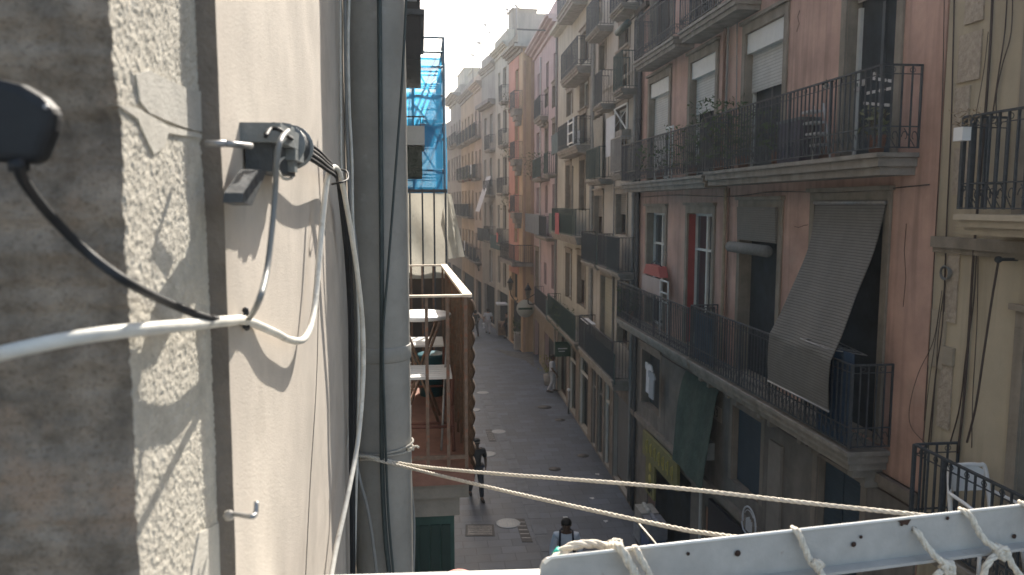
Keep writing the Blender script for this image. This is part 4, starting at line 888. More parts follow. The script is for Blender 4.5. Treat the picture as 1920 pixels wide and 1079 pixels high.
# ropes lashed to the rail
def loop_rope(pts, label, r=.0036): return rope_thing(pts, r, label, k=6)
up = Vector((0, 0, 1))
loop_rope([barpt(1040, .1, -.006) + up * -.01, P3(1046, 1040, .71), P3(1075, 1024, .71), P3(1110, 1020, .72), P3(1145, 1026, .72)] + knot(P3(1152, 1022, .71), .008, 8, 4) + [barpt(1158, -.15, .004), barpt(1166, .05, .012), barpt(1180, .4, .014), barpt(1195, .75, .014)], 'thick frayed rope arching over the left end of the rack', .0045)
loop_rope([P3(1178, 1050, .72), P3(1172, 1035, .725), P3(1180, 1030, .725), P3(1190, 1032, .72), P3(1192, 1048, .715), barpt(1186, -.1, .006), barpt(1192, .1, .014), barpt(1204, .4, .016), barpt(1212, .7, .016)], 'small rope loop just right of the arching rope', .0034)
mb = MB(); mb.tube([P3(1044, 1043, .712), P3(1052, 1034, .71)], .0056, 10); single(mb, 'tape_band', mat('teal_tape', (.03, .42, .33), .5, .1, 9, 0), 'teal tape band on the end of the arching rope', 'tape')
mb = MB(); mb.tube([P3(1128, 955, .93), P3(1199, 983, .86), P3(1222, 1010, .8), P3(1246, 1040, .735)][1:], .0009, 6); single(mb, 'string', ROPE, 'thin white string from the lower rope down to the rack', 'string')
loop_rope([barpt(1490, -.02, -.004), barpt(1491, 0, .006), barpt(1500, .35, .008), barpt(1512, .75, .012)] + knot(barpt(1516, .72, .016), .006, 6, 5) + [barpt(1525, 1.1, .02), barpt(1532, 1.35, .02)], 'rope lashing tied over the rail nearest its middle')
loop_rope([barpt(1712, .3, .0), barpt(1713, .34, .007), barpt(1722, .6, .009), barpt(1738, .95, .018)] + knot(barpt(1752, 1.15, .02), .008, 10, 6) + [barpt(1765, 1.5, .02), barpt(1775, 1.9, .02)], 'knotted rope threaded through the rusty hole in the rail')
loop_rope([barpt(1740, 1.2, .02), barpt(1722, 1.5, .02), barpt(1705, 1.9, .02)], 'rope tail hanging left from the hole knot')
loop_rope([barpt(1802, -.03, -.004), barpt(1805, 0, .007), barpt(1815, .3, .009), barpt(1830, .7, .014)] + knot(barpt(1850, .95, .02), .009, 12, 7) + [barpt(1870, 1.3, .02), barpt(1890, 1.7, .02), barpt(1900, 2.0, .02)], 'large double knot lashing hanging below the rail')
loop_rope([barpt(1838, 1.0, .02), barpt(1822, 1.15, .022), barpt(1816, 1.4, .022), barpt(1818, 1.9, .022)], 'rope loop curling down left of the double knot')
loop_rope([barpt(1912, -.05, -.004), barpt(1916, 0, .008), barpt(1922, .4, .01), barpt(1926, .8, .014)], 'rope lashing at the right edge of the photo')
# ================================================================ THINGS ON B1 AND OTHER FACADES
F1 = b1.fr
def P1(Y, d, z): return F1.P(Y - Y0, d, z)
# hanging slatted blind
def blind_pts(a, b):
    # a: 0 near(right) .. 1 far(left); b: 0 top .. 1 rail, >1 below rail
    y = 9.08 + 1.75 * a + .012 * math.sin(b * 17)
    if b < .72: t_ = b / .72; y2 = y + .06 * t_ - .12 * a * math.sin(t_ * 3.1); d = .06 + .60 * t_ ** 1.6 + .02 * math.sin(a * 11 + t_ * 4) * t_; z = 8.52 - (8.52 - 6.56) * t_ ; z += .10 * math.sin(t_ * math.pi)
    else: t_ = (b - .72) / .28; y2 = y + .06; d = .66 + .01 * math.sin(t_ * 3); z = 6.56 - .70 * t_
    return F1.P(y2 - Y0, d, z)
BLM = rib_mat('grey_slat_blind', (.165, .16, .148), 2, 26, .5)
mb = MB(); mb.grid(blind_pts, 24, 60, tuple(F1.n * -.012)); T = Thing('slatted_blind', 'large grey slatted blind draped from a door out over the balcony rail', 'blind', P1(10, .3, 5.9)); T.part(mb, 'slats', BLM)
mb = MB(); a_, b__ = blind_pts(0, 0), blind_pts(1, 0); mb.cyl(a_, b__, .03, 8); T.part(mb, 'roller', METAL); mb = MB(); mb.cyl(blind_pts(0, 1), blind_pts(1, 1), .014, 8); T.part(mb, 'bottom_bar', METAL)
# rolled blind
T = Thing('roller_blind', 'grey roller blind half rolled up above a dark balcony door', 'blind', P1(12.8, .1, 7.5))
mb = MB(); mb.hexa([P1(12.05, .02, 7.86), P1(13.6, .02, 7.86), P1(13.6, .07, 7.86), P1(12.05, .07, 7.86), P1(12.05, .04, 8.45), P1(13.6, .04, 8.45), P1(13.6, .09, 8.45), P1(12.05, .09, 8.45)]); T.part(mb, 'sheet', BLM)
T.part(MB().cyl(P1(12.2, .13, 7.72), P1(13.75, .13, 7.72), .10, 14), 'roll', mat('blind_roll', (.16, .165, .16), .8, .2, 20, .2))
# green curtain at mezzanine
mb = MB(); 
def gc(a, b): p0 = F1.hit(1266 + 60 * a, 690 + 30 * a, .35); y = p0[0]; zt, zb = 4.9, 2.9; z = zt + (zb - zt) * b; return F1.P(y, .1 + .28 * b ** .6 + .012 * math.sin(a * 13 + b * 2) + .02 * math.sin(b * 5 + a * 3), z)
mb.grid(gc, 40, 16, tuple(F1.n * -.01)); single(mb, 'curtain_awning', mat('green_canvas', (.06, .095, .08), .9, .3, 4, .3, 20, streak=.4), 'faded green canvas curtain hanging above the shops', 'awning')
# blue-grey sheets behind the rails
def sheet(h, a0, a1, d, z0, z1, m, label, cat='cloth', name='sheet', wav=.012, sag=0):
    mb = MB(); mb.grid(lambda a, b: h.fr.P(a0 + (a1 - a0) * a, d + wav * math.sin(a * 23 + b * 2), z0 + (z1 - z0) * b - sag * math.sin(a * math.pi) * b), 24, 8, tuple(h.fr.n * -.006)); return single(mb, name, m, label, cat)
BLUEC = mat('blue_canvas', (.035, .075, .12), .85, .3, 4, .2, 20); TEALC = mat('teal_canvas', (.05, .09, .095), .9, .25, 4, .2, 20); GREYS = mat('grey_canvas', (.15, .165, .18), .9, .2, 4, .2, 20)
sheet(b1, 12.6 - Y0 + .9, 14.55 - Y0, .50, 5.5, 6.45, BLUEC, 'dark blue sheet tied inside the lower railing beside the downpipe', 'canvas')
sheet(b1, 8.85 - Y0, 9.75 - Y0, .50, 5.45, 6.65, mat('deep_blue_canvas', (.03, .06, .11), .8, .3, 4, .2, 20), 'deep blue tarpaulin inside the balcony corner under the drying rack', 'canvas')
sheet(b2, .1, 4.6, .52, 3.5, 4.35, TEALC, 'dark teal sheet lining the long low grey cream balcony', 'canvas'); sheet(b2, .3, 1.9, .42, 6.6, 7.6, TEALC, 'dark cloth over the end of a grey cream building balcony', 'canvas')
sheet(b2, 3.2, 5.6, .42, 6.6, 7.5, TEALC, 'dark screen on the farther grey cream balcony', 'canvas')
sheet(b3, .8, 7.9, .55, 3.32, 4.2, TEALC, 'dark green screen lining the low cream building balcony', 'canvas'); sheet(b3, 1.0, 7.0, .55, 7.25, 8.1, GFRAME, 'green panel behind the rail of the cream building balcony', 'canvas')
sheet(b3, 3.5, 4.6, .64, 7.3, 8.15, mat('rose_towel', (.42, .12, .13), .9, .2, 4, .3, 30), 'rose red towel hanging over a green balcony rail', 'towel', 'towel')
sheet(b3, 1.2, 6.6, .52, 10.6, 11.4, mat('teal_grey_sheet', (.1, .14, .15), .9, .2, 4, .2, 20), 'grey teal netting inside the middle cream balcony', 'canvas')
sheet(b4, 2.0, 8.2, .57, 7.0, 8.0, GREYS, 'grey fabric wrapped round the pink building balcony', 'canvas')
sheet(b6, .4, 4.2, .42, 5.6, 6.5, TEALC, 'dark teal cloth on the off-white building balcony', 'canvas'); sheet(b7, .5, 4.3, .42, 5.9, 6.8, DARK, 'black cloth on the grey building low balcony', 'canvas')
sheet(b9, 1, 6, .45, 7.5, 8.4, DARK, 'dark cloth lining a far coral building balcony', 'canvas')
# white hanging banner on B2, curtain
p = b2.fr.hit(1153, 215, .3); q_ = b2.fr.hit(1136, 215, .3); zt = p[1]; zb = b2.fr.hit(1144, 293, .3)[1]
mb = MB(); mb.grid(lambda a, b: b2.fr.P(p[0] + (q_[0] - p[0]) * a, .3 + .01 * math.sin(a * 5), zt + (zb - zt) * b), 6, 6, tuple(b2.fr.n * -.008)); single(mb, 'banner', mat('pale_blue_white', (.52, .55, .58), .8, .08, 4, 0), 'plain white banner hanging on the grey cream building', 'banner')
mb = MB(); p = b2.fr.hit(1131, 218, .1); q_ = b2.fr.hit(1114, 218, .1); zb = b2.fr.hit(1120, 335, .1)[1]
mb.grid(lambda a, b: b2.fr.P(p[0] + (q_[0] - p[0]) * a * (1 - .4 * b), .12 + .05 * math.sin(a * 16), p[1] + (zb - p[1]) * b), 20, 8, tuple(b2.fr.n * -.008)); single(mb, 'curtain', mat('buff_curtain', (.36, .34, .29), .9, .15, 4, .2, 20), 'buff curtain blowing outside a grey cream building door', 'curtain')
mb = MB(); p = b6.fr.hit(922, 330, .1); mb.grid(lambda a, b: b7.fr.P(1.0 + 1.4 * a, .1 + .8 * b + .06 * math.sin(a * 9), 10.4 - 2.4 * b), 8, 8, (0, 0, -.02)); single(mb, 'awning', CLOTHW, 'long white awning slanting out of the grey building', 'awning')
# green rolled awning B2
T = Thing('rolled_awning', 'green rolled awning on dark arms high on the grey cream building', 'awning', b2.fr.P(1, .2, 12.9)); a_ = b2.fr.hit(1158, 62, .55); c_ = b2.fr.hit(1178, 44, .55)
T.part(MB().cyl(b2.fr.P(a_[0], .55, a_[1]), b2.fr.P(c_[0], .55, a_[1]), .09, 10), 'roll', RG); mb = MB(); mb.bar(b2.fr.P(a_[0], 0, a_[1] + .5), b2.fr.P(a_[0], .55, a_[1]), .03); mb.bar(b2.fr.P(c_[0], 0, a_[1] + .5), b2.fr.P(c_[0], .55, a_[1]), .03); mb.bar(b2.fr.P(c_[0], .05, a_[1] + .5), b2.fr.P(a_[0], .05, a_[1] + .5), .12); T.part(mb, 'arm', mat('dark_brown', (.07, .055, .045), .8, .2, 4, 0))
# X-framed window box
T = Thing('window_rack', 'white crossed rack and planter fixed at a grey cream window', 'rack', b2.fr.P(1, .1, 10)); a_ = b2.fr.hit(1153, 206, .12); c_ = b2.fr.hit(1176, 200, .12); zb = b2.fr.hit(1165, 246, .12)[1]; mb = MB(); f2 = b2.fr
for x in (a_[0], c_[0]): mb.bar(f2.P(x, .12, zb), f2.P(x, .12, a_[1]), .04)
mb.bar(f2.P(a_[0], .12, a_[1]), f2.P(c_[0], .12, a_[1]), .04); mb.bar(f2.P(a_[0], .14, a_[1]), f2.P(c_[0], .14, zb), .035); mb.bar(f2.P(a_[0], .1, zb + .2), f2.P(c_[0], .1, a_[1] - .1), .02); T.part(mb, 'frame', WFRAME)
mb = MB(); fbox(mb, f2, min(a_[0], c_[0]) - .05, max(a_[0], c_[0]) + .05, .02, .28, zb - .28, zb - .02); T.part(mb, 'planter', SLAB)
# laundry clothes (white) at B1 mezzanine window
def garment(fr, a, d, z, w_, h_, m, label):
    mb = MB(); P = fr.P
    o = [(-.5, 0), (-.62, -.18), (-.48, -.26), (-.4, -.2), (-.38, -1), (.38, -1), (.4, -.2), (.48, -.26), (.62, -.18), (.5, 0), (.15, .02), (0, -.06), (-.15, .02)]
    mb.poly([P(a + x * w_, d + .02 * math.sin(y * 9), z + y * h_) for x, y in o], fr.n * .03); return single(mb, 'shirt', m, label, 'laundry', 'laundry hung out on the facades')
garment(F1, 18.4 - Y0, .22, 4.55, .5, .75, CLOTHW, 'white shirt hanging outside the low window of the salmon building'); garment(F1, 17.9 - Y0, .3, 4.45, .45, .65, mat('grey_cloth', (.4, .42, .45), .9, .1, 5, 0), 'grey shirt hanging beside the white one at the low window')
garment(b6.fr, 1.0, .55, 6.7, .5, .6, mat('coral_cloth', (.6, .2, .18), .9, .1, 5, 0), 'coral garment on the off-white building balcony rail'); garment(b8.fr, 1.5, .6, 11.4, .5, .7, CLOTHW, 'white garment drying on the far peach building')
garment(b9.fr, 1.5, .6, 5.6, .5, .8, CLOTHW, 'white garment on the lowest far coral balcony')
# drying racks
def dryer(fr, a, z, label, s=.42):
    T = Thing('drying_rack', label, 'drying rack', fr.P(a, .6, z)); P = fr.P; mb = MB()
    mb.tube([P(a - s, .3, z), P(a - s * .2, .66, z + .03), P(a + s, .75, z + .08), P(a + s * .6, .3, z + .05)], .008, 6, closed=True)
    T.part(mb, 'frame', METAL); mb = MB()
    for k in range(1, 5): mb.tube([P(a - s + k * s * .35, .3, z + .01), P(a - s * .3 + k * s * .3, .7, z + .05)], .004, 5)
    T.part(mb, 'wires', METAL)
dryer(F1, 9.35 - Y0, 6.62, 'wire drying rack hooked on the near end of the lower salmon balcony')
# pink chair/red bag, white folding chair on lower balcony far end
qa = F1.hit(1240, 525, .3); qb = F1.hit(1206, 525, .3); zb_ = F1.hit(1222, 556, .3)[1]; an, af = qa[0], qb[0]
T = Thing('folding_chair', 'folded pale chair leaning on the far end of the lower salmon balcony', 'chair', F1.P(an, .3, 5.43)); mb = MB(); fbox(mb, F1, an, af, .30, .33, zb_, qa[1]); T.part(mb, 'seat', mat('pale_pink_panel', (.42, .34, .31), .7, .1, 4, 0)); mb = MB()
for y in (an - .05, an - .6): mb.bar(F1.P(y, .33, 5.45), F1.P(y, .33, qa[1] + .02), .03)
for z in (zb_, zb_ + .2, qa[1]): mb.bar(F1.P(an - .05, .33, z), F1.P(an - .6, .33, z), .03)
T.part(mb, 'frame', WFRAME)
qc = F1.hit(1222, 496, .2)[1]
T = Thing('bag', 'red bag hanging by the far lower salmon window', 'bag', F1.P(an, .2, qa[1])); mb = MB(); mb.poly([F1.P(an + .1, .1, qa[1] + .03), F1.P(af, .1, qa[1] + .03), F1.P(af - .2, .1, qc), F1.P(an + .25, .1, qc)], F1.n * .2); T.part(mb, 'body', mat('red_bag', (.4, .1, .09), .7, .1, 5, 0)); mb = MB(); mb.tube([F1.P(an + .3, .2, qc), F1.P((an + af) / 2, .2, qc + .12), F1.P(af - .3, .2, qc)], .015, 6); T.part(mb, 'handle', DARK)
# plants
def plant(p, label, h=.5, n=90, spread=.3, seed=1, pot=True, m=LEAF, name='potted_plant'):
    rn = random.Random(seed); p = Vector(p); T = Thing(name, label, 'plant', p, None)
    if pot: T.part(MB().lathe(p, [(.08, 0), (.11, .18), (.12, .2), (.1, .2)], 12), 'pot', TERRA)
    mb = MB(); st = MB(); b0_ = .18 if pot else 0
    for k in range(6): a = rn.random() * 6.28; st.tube([p + Vector((0, 0, b0_)), p + Vector((math.cos(a) * spread * .6, math.sin(a) * spread * .6, b0_ + h * (.5 + .5 * rn.random())))], .006, 4)
    for k in range(n):
        a = rn.random() * 6.28; r_ = spread * rn.random() ** .6; z = b0_ + h * rn.random(); c = p + Vector((math.cos(a) * r_, math.sin(a) * r_, z)); s = .05 * (.6 + rn.random())
        d1 = Vector((rn.uniform(-1, 1), rn.uniform(-1, 1), rn.uniform(-.3, 1))).normalized() * s; d2 = d1.orthogonal().normalized() * s * .35
        mb.add([c - d1, c + d2, c + d1, c - d2], [(0, 1, 2, 3)])
    T.part(st, 'stem', mat('stem_brown', (.1, .08, .05), .8, .2, 5, 0)); T.part(mb, 'foliage', m)
plant(P1(14.0, .3, 9.12), 'spiky green plant on the upper salmon balcony by the pipes', 1.15, 420, .6, 3); plant(P1(12.9, .3, 9.12), 'low leafy plant left of the third upper salmon door', .85, 320, .6, 4)
plant(P1(15.4, .3, 9.08), 'trailing plant on the farther upper salmon balcony', .85, 300, .6, 5); plant(P1(17.6, .3, 9.08), 'bushy plant at the far end of the upper salmon balcony', .6, 160, .6, 15)
plant(P1(8.85, .36, 9.12), 'pale wispy plant in the near corner of the upper salmon balcony', .35, 110, .2, 6, m=mat('wispy_leaf', (.16, .17, .1), .8, .3, 20, 0))
plant(P1(20.0, .3, 5.44), 'dark shrub at the far end of the lower salmon balcony', .7, 220, .35, 7); plant(P1(11.6, .3, 9.12), 'small plant behind the upper salmon railing', .45, 90, .3, 8)
plant(b3.fr.P(3.5, .35, 3.32), 'broad leaved plant on the low cream building balcony', .9, 160, .45, 9); plant(b3.fr.P(5.2, .35, 3.32), 'second bushy plant farther along the low cream balcony', .9, 120, .4, 10)
plant(b4.fr.P(4.2, .3, 9.8), 'tall plant on the upper pink building balcony', 1.1, 120, .4, 11); plant(b4.fr.P(7.4, .3, 9.8), 'bushy plant on the far pink building balcony', 1.3, 160, .6, 12)
for k, (v, lab) in enumerate(((205, 'green plant on the top apricot corner balcony'), (300, 'dense plants on the middle apricot corner balcony'), (400, 'trailing plants on the lower apricot corner balcony'))):
    z = fr5.hit(962, v, .5)[1]; plant(fr5.P(2.2, .3, z), lab, 1.0, 180, .6, 20 + k)
plant(b9.fr.P(2, .6, 10.2), 'dark greenery on a far coral building balcony', .8, 120, .8, 31); plant(b8.fr.P(2, .6, 10.2), 'dark greenery on the far peach balcony', .8, 120, .7, 32)
# items on top-right balcony: wind ornaments, grey box, fabric strips
CH_ = mat('chalk_white', (.6, .6, .6), .6, .1, 5, 0)
for i, (u, v, r, lab) in enumerate(((1617, 155, .045, 'larger white ball lamp on the upper salmon balcony'), (1607, 168, .035, 'smaller white ball lamp just below the larger one'), (1549, 161, .04, 'white ball lamp left along the upper salmon railing'), (1640, 140, .03, 'small pale ball lamp near the top of the dark doorway'))):
    a_, z_ = F1.hit(u, v, .45); T = Thing('ball_lamp', lab, 'lamp', F1.P(a_, .45, z_ - r), 'ball lamps along the upper salmon railing'); T.part(MB().ball(F1.P(a_, .45, z_), r, 14), 'globe', CH_); T.part(MB().cyl(F1.P(a_, .45, z_ + r), F1.P(a_, .45, z_ + r + .04), .006, 6), 'cord', IRON)
for i, (u0, v0, u1, v1, lab) in enumerate(((1634, 147, 1676, 153, 'top strip of white bunting in the dark doorway'), (1622, 176, 1676, 165, 'slanting strip of white bunting in the dark doorway'), (1620, 194, 1672, 198, 'lowest strip of white bunting in the dark doorway'))):
    mb = MB()
    for k in range(4):
        f0, f1 = k / 4, k / 4 + .17; a0_, z0_ = F1.hit(u0 + (u1 - u0) * f0, v0 + (v1 - v0) * f0, .3); a1_, z1_ = F1.hit(u0 + (u1 - u0) * f1, v0 + (v1 - v0) * f1, .3)
        mb.poly([F1.P(a0_, .3, z0_ - .018), F1.P(a1_, .3, z1_ - .018), F1.P(a1_, .3, z1_ + .018), F1.P(a0_, .3, z0_ + .018)], F1.n * .006)
    mb.tube([F1.P(*(lambda q: (q[0], .302, q[1]))(F1.hit(u0, v0, .3))), F1.P(*(lambda q: (q[0], .302, q[1]))(F1.hit(u1, v1, .3)))], .002, 4)
    single(mb, 'bunting', CH_, lab, 'bunting')
T = Thing('storage_box', 'dark violet storage box behind the upper salmon railing', 'box', P1(10.9, .3, 9.12)); mb = MB(); fbox(mb, F1, 10.7 - Y0, 11.4 - Y0, .1, .4, 9.12, 9.7); T.part(mb, 'body', mat('violet_plastic', (.09, .085, .12), .6, .1, 5, 0)); mb = MB(); fbox(mb, F1, 10.68 - Y0, 11.42 - Y0, .08, .42, 9.702, 9.74); T.part(mb, 'lid', GREYS)
T = Thing('metal_shelf', 'white stepped metal shelf behind the upper salmon railing', 'shelf', P1(10.4, .3, 9.12)); mb = MB()
for k in range(4): fbox(mb, F1, 10.2 - Y0 + .08 * k, 10.5 - Y0 + .08 * k, .2, .38, 9.3 + k * .16, 9.33 + k * .16)
T.part(mb, 'board', CH_); mb = MB(); mb.bar(P1(10.2, .2, 9.12), P1(10.45, .2, 9.9), .02); mb.bar(P1(10.7, .2, 9.12), P1(10.72, .2, 9.9), .02); T.part(mb, 'post', CH_)
# rods leaning
T = Thing('deck_chair', 'folded white deck chair leaning behind the far upper salmon railing', 'chair', P1(17.2, .3, 9.08)); mb = MB()
for y in (16.75, 17.0, 17.2): mb.bar(P1(y, .3, 9.08), P1(y + .25, .2, 10.25), .03)
T.part(mb, 'frame', WFRAME); mb = MB(); mb.bar(P1(17.0, .2, 10.22), P1(17.45, .2, 10.22), .04); T.part(mb, 'crossbar', WFRAME)
# AC units
def ac(fr, a, d, z, label, w_=.8, h_=.55):
    T = Thing('air_conditioner', label, 'air conditioner', fr.P(a, d, z)); mb = MB(); fbox(mb, fr, a - w_ / 2, a + w_ / 2, d, d + .28, z, z + h_); T.part(mb, 'casing', WPLASTIC)
    T.part(MB().tube([fr.P(a, d + .282, z + h_ / 2), fr.P(a, d + .295, z + h_ / 2)], h_ * .4, 20), 'fan_grille', mat('fan_dark', (.12, .12, .12), .6, .1, 5, 0))
ac(b3.fr, 1.6, .25, 10.58, 'white framed unit on the middle cream building balcony'); mb = MB(); fbox(mb, F1, 14.45 - Y0, 14.72 - Y0, .035, .2, 3.4, 3.75); single(mb, 'meter_box', mat('meter_grey', (.22, .22, .21), .7, .1, 5, 0), 'small grey meter box on the mezzanine wall', 'meter box')
T = Thing('metal_rack', 'white wire rack on the near end of the middle cream balcony', 'rack', b3.fr.P(.6, .6, 10.6)); mb = MB()
for z in (10.65, 11.0, 11.35): mb.bar(b3.fr.P(.3, .66, z), b3.fr.P(1.4, .66, z), .04)
for a in (.3, 1.4): mb.bar(b3.fr.P(a, .66, 10.6), b3.fr.P(a, .66, 11.5), .05)
T.part(mb, 'frame', WPLASTIC)
for k, (a, lab) in enumerate(((4.2, 'nearer white tray on the low grey cream balcony'), (4.9, 'farther white tray on the low grey cream balcony'))): 
    mb = MB(); fbox(mb, b2.fr, a - .4 - .4 * 0, a + .2, .32, .58, 4.62, 4.64); 
    for aa in (a - .38, a + .18): mb.bar(b2.fr.P(aa, .45, 3.45), b2.fr.P(aa, .45, 4.62), .02)
    single(mb, 'folding_tray', WPLASTIC, lab, 'tray')

# ---- B0 cables, coil
def fcable(px, X, r, m, label): cable([PX(u, v, X) for u, v in px], r, m, 'cable', label, 5, 6)
CB = mat('brown_cable', (.07, .055, .05), .6, .2, 9, 0); X_ = 5.77
fcable([(1790, -40), (1787, 100), (1783, 250), (1775, 420), (1768, 600), (1755, 700), (1740, 840)], X_, .009, CB, 'dark cable running down the quoin of the ochre building')
fcable([(1862, -40), (1858, 60), (1850, 180), (1838, 330), (1826, 470), (1818, 600), (1808, 740), (1796, 850)], X_, .014, CB, 'thick dark cable down the middle of the ochre wall')
fcable([(1890, -40), (1884, 60), (1872, 140), (1858, 240), (1848, 330)], X_, .007, CB, 'slanting dark cable at the top right of the ochre wall')
fcable([(1899, -40), (1896, 60), (1880, 120), (1868, 180), (1870, 240)], X_, .006, CB, 'second slanting cable crossing at the top right')
fcable([(1853, 60), (1845, 130), (1830, 215), (1815, 300)], X_, .004, CB, 'thin cable curving left beside the thick cable')
fcable([(1832, 450), (1826, 560), (1812, 660), (1800, 760), (1782, 830)], X_, .008, CB, 'cable fanning left beneath the ledge'); fcable([(1834, 450), (1832, 600), (1824, 740), (1822, 840)], X_, .005, CB, 'straight thin cable beneath the ledge')
fcable([(1872, 490), (1860, 560), (1845, 660), (1830, 760), (1813, 830)], 5.6, .012, CB, 'dark rope slanting from the wall pulley')
fcable([(1771, -40), (1768, 140), (1762, 300), (1754, 440), (1746, 600), (1737, 720), (1733, 790)], X_, .005, CB, 'thin cable on the seam between salmon and ochre walls')
fcable([(1764, 560), (1750, 640), (1722, 700), (1706, 760), (1708, 800), (1735, 832)], 5.74, .004, CB, 'slack cable looping onto the salmon wall')
fcable([(1770, 545), (1760, 620), (1755, 700), (1745, 830)], X_, .006, CB, 'cable dropping from the coil'); fcable([(1766, 545), (1752, 650), (1742, 720), (1730, 830)], 5.75, .004, CB, 'slack thin cable left of the coil cable')
T = Thing('cable_coil', 'coil of pale cable hung on the ochre wall', 'cable coil', PX(1770, 525, 5.74)); mb = MB(); c = PX(1770, 512, 5.73)
for k in range(4): mb.tube([c + Vector((.01 * k, (.07 + .006 * k) * math.cos(a * .524), (.08 - .005 * k) * math.sin(a * .524))) for a in range(12)], .006, 6, closed=True)
T.part(mb, 'coil', GRYC); T.part(MB().cyl(c + Vector((-.02, 0, .06)), c + Vector((.07, 0, .06)), .01, 6), 'hook', IRON)
T = Thing('wall_pulley', 'small dark pulley bracket on the ochre wall', 'pulley', PX(1872, 487, 5.7)); T.part(MB().cyl(PX(1872, 487, 5.56), PX(1872, 487, 5.64), .035, 12), 'wheel', IRON); p = PX(1880, 486, 5.8); T.part(MB().bar(PX(1872, 487, 5.6), (5.8, PX(1872, 487, 5.6).y, PX(1872, 487, 5.6).z), .03), 'bracket', IRON)
# junction boxes
mb = MB(); p = PX(1782, 668, 5.8); mb.box(5.76, 5.798, p.y - .08, p.y + .08, p.z - .1, p.z + .1); single(mb, 'junction_box', mat('beige_box', (.34, .3, .24), .8, .1, 5, 0), 'small beige junction box on the ochre wall', 'junction box')
mb = MB(); p = PX(1760, 640, 5.8); mb.box(5.77, 5.798, p.y - .12, p.y + .12, p.z - .3, p.z + .35); single(mb, 'junction_box', mat('beige_box2', (.38, .33, .26), .8, .1, 5, 0), 'tall flat cover plate beneath the cable coil', 'cover plate')
# white basket planter on B0 balcony
T = Thing('planter', 'small white planter hooked on the ochre building railing', 'planter', PX(1812, 262, 5.2)); p = PX(1806, 245, 5.2); T.part(MB().box(p.x - .05, p.x + .04, p.y - .06, p.y + .07, p.z - .1, p.z + .03), 'box', WPLASTIC); mb = MB(); rn = random.Random(4)
for k in range(70): c = p + Vector((rn.uniform(-.08, .06), rn.uniform(-.2, .12), rn.uniform(.05, .2))); d1 = Vector((rn.uniform(-1, 1), rn.uniform(-1, 1), rn.uniform(-1, 1))) * .03; mb.add([c - d1, c + d1.orthogonal() * .4, c + d1], [(0, 1, 2)])
T.part(mb, 'foliage', mat('dry_leaf', (.2, .15, .09), .8, .3, 20, 0))
# white plastic chair on B0 lower balcony
c = Vector((5.5, 6.75, 4.94)); T = Thing('plastic_chair', 'white plastic armchair on the low ochre building balcony', 'chair', c); mb = MB()
mb.grid(lambda a, b: (c.x - .22 + .44 * a, c.y - .22 + .42 * b, c.z + .42 - .02 * math.sin(a * math.pi)), 6, 6, (0, 0, -.02)); T.part(mb, 'seat', WPLASTIC)
mb = MB(); pts = [(-.22, 0), (-.2, .42), (-.12, .47), (.12, .47), (.2, .42), (.22, 0)]; mb.tube(smooth([(c.x + x, c.y + .22 + z * .2, c.z + .44 + z) for x, z in pts]), .022, 8)
mb.poly([(c.x + x, c.y + .22 + z * .2, c.z + .44 + z) for x, z in ((-.17, .22), (.17, .22), (.18, .42), (.1, .46), (-.1, .46), (-.18, .42))], (0, .02, 0)); T.part(mb, 'backrest', WPLASTIC)
for sx in (-1, 1):
    for sy in (-1, 1): T.part(MB().tube([(c.x + sx * .2, c.y + sy * .2, c.z + .41), (c.x + sx * .25, c.y + sy * .25, c.z)], .02, 8), 'leg', WPLASTIC)
    T.part(MB().tube(smooth([(c.x + sx * .24, c.y - .2, c.z + .42), (c.x + sx * .27, c.y - .18, c.z + .62), (c.x + sx * .24, c.y + .24, c.z + .66)]), .018, 8), 'armrest', WPLASTIC)

# ---- shops: signs, goods
def text_mesh(s, size, mat_, M, name, parentT, depth=.004, font_shear=0):
    cu = bpy.data.curves.new('t', 'FONT'); cu.body = s; cu.size = size; cu.extrude = depth; cu.align_x = 'CENTER'; cu.align_y = 'CENTER'; cu.shear = font_shear
    o = bpy.data.objects.new('t', cu); COL.objects.link(o); bpy.context.view_layer.update(); me = bpy.data.meshes.new_from_object(o.evaluated_get(bpy.context.evaluated_depsgraph_get())); bpy.data.objects.remove(o)
    me.transform(Matrix.Translation(-parentT.loc) @ M); me.materials.clear(); me.materials.append(mat_); n = bpy.data.objects.new(name, me); COL.objects.link(n); n.parent = parentT.o; return n
def on_facade(fr, a, d, z):  # text reads left-to-right as seen from the street
    x = -fr.t; y = Vector((0, 0, 1)); zz = fr.n; m = Matrix((( x.x, y.x, zz.x), (x.y, y.y, zz.y), (x.z, y.z, zz.z))).to_4x4(); m.translation = fr.P(a, d, z); return m
T = Thing('shop_sign', 'black shop fascia with a white round line emblem', 'shop sign', P1(12.6, .1, 2.3)); mb = MB(); fbox(mb, F1, 10.6 - Y0, 14.3 - Y0, .13, .2, 1.95, 2.68); T.part(mb, 'board', mat('navy_black', (.018, .022, .03), .5, .1, 5, 0))
EMB = mat('emblem_white', (.55, .57, .6), .6, .1, 5, 0); mb = MB(); ca, cz = F1.hit(1405, 980, .2)
def ringp(r0, a0=0, a1=6.283, n=20, sx=1): return [F1.P(ca + sx * r0 * math.cos(a0 + (a1 - a0) * k / n), .206, cz + r0 * math.sin(a0 + (a1 - a0) * k / n)) for k in range(n + 1)]
mb.tube(ringp(.27, -.3, 3.6), .016, 5); mb.tube(ringp(.21, .5, 2.4), .008, 5)
for k in range(-2, 3): mb.bar(F1.P(ca + k * .055, .206, cz - .18), F1.P(ca + k * .05, .206, cz + .1 - abs(k) * .03), .018)
mb.tube([F1.P(ca + .3, .206, cz - .1), F1.P(ca + .24, .206, cz - .22), F1.P(ca, .206, cz - .26), F1.P(ca - .28, .206, cz - .2)], .014, 5); T.part(mb, 'emblem', EMB)
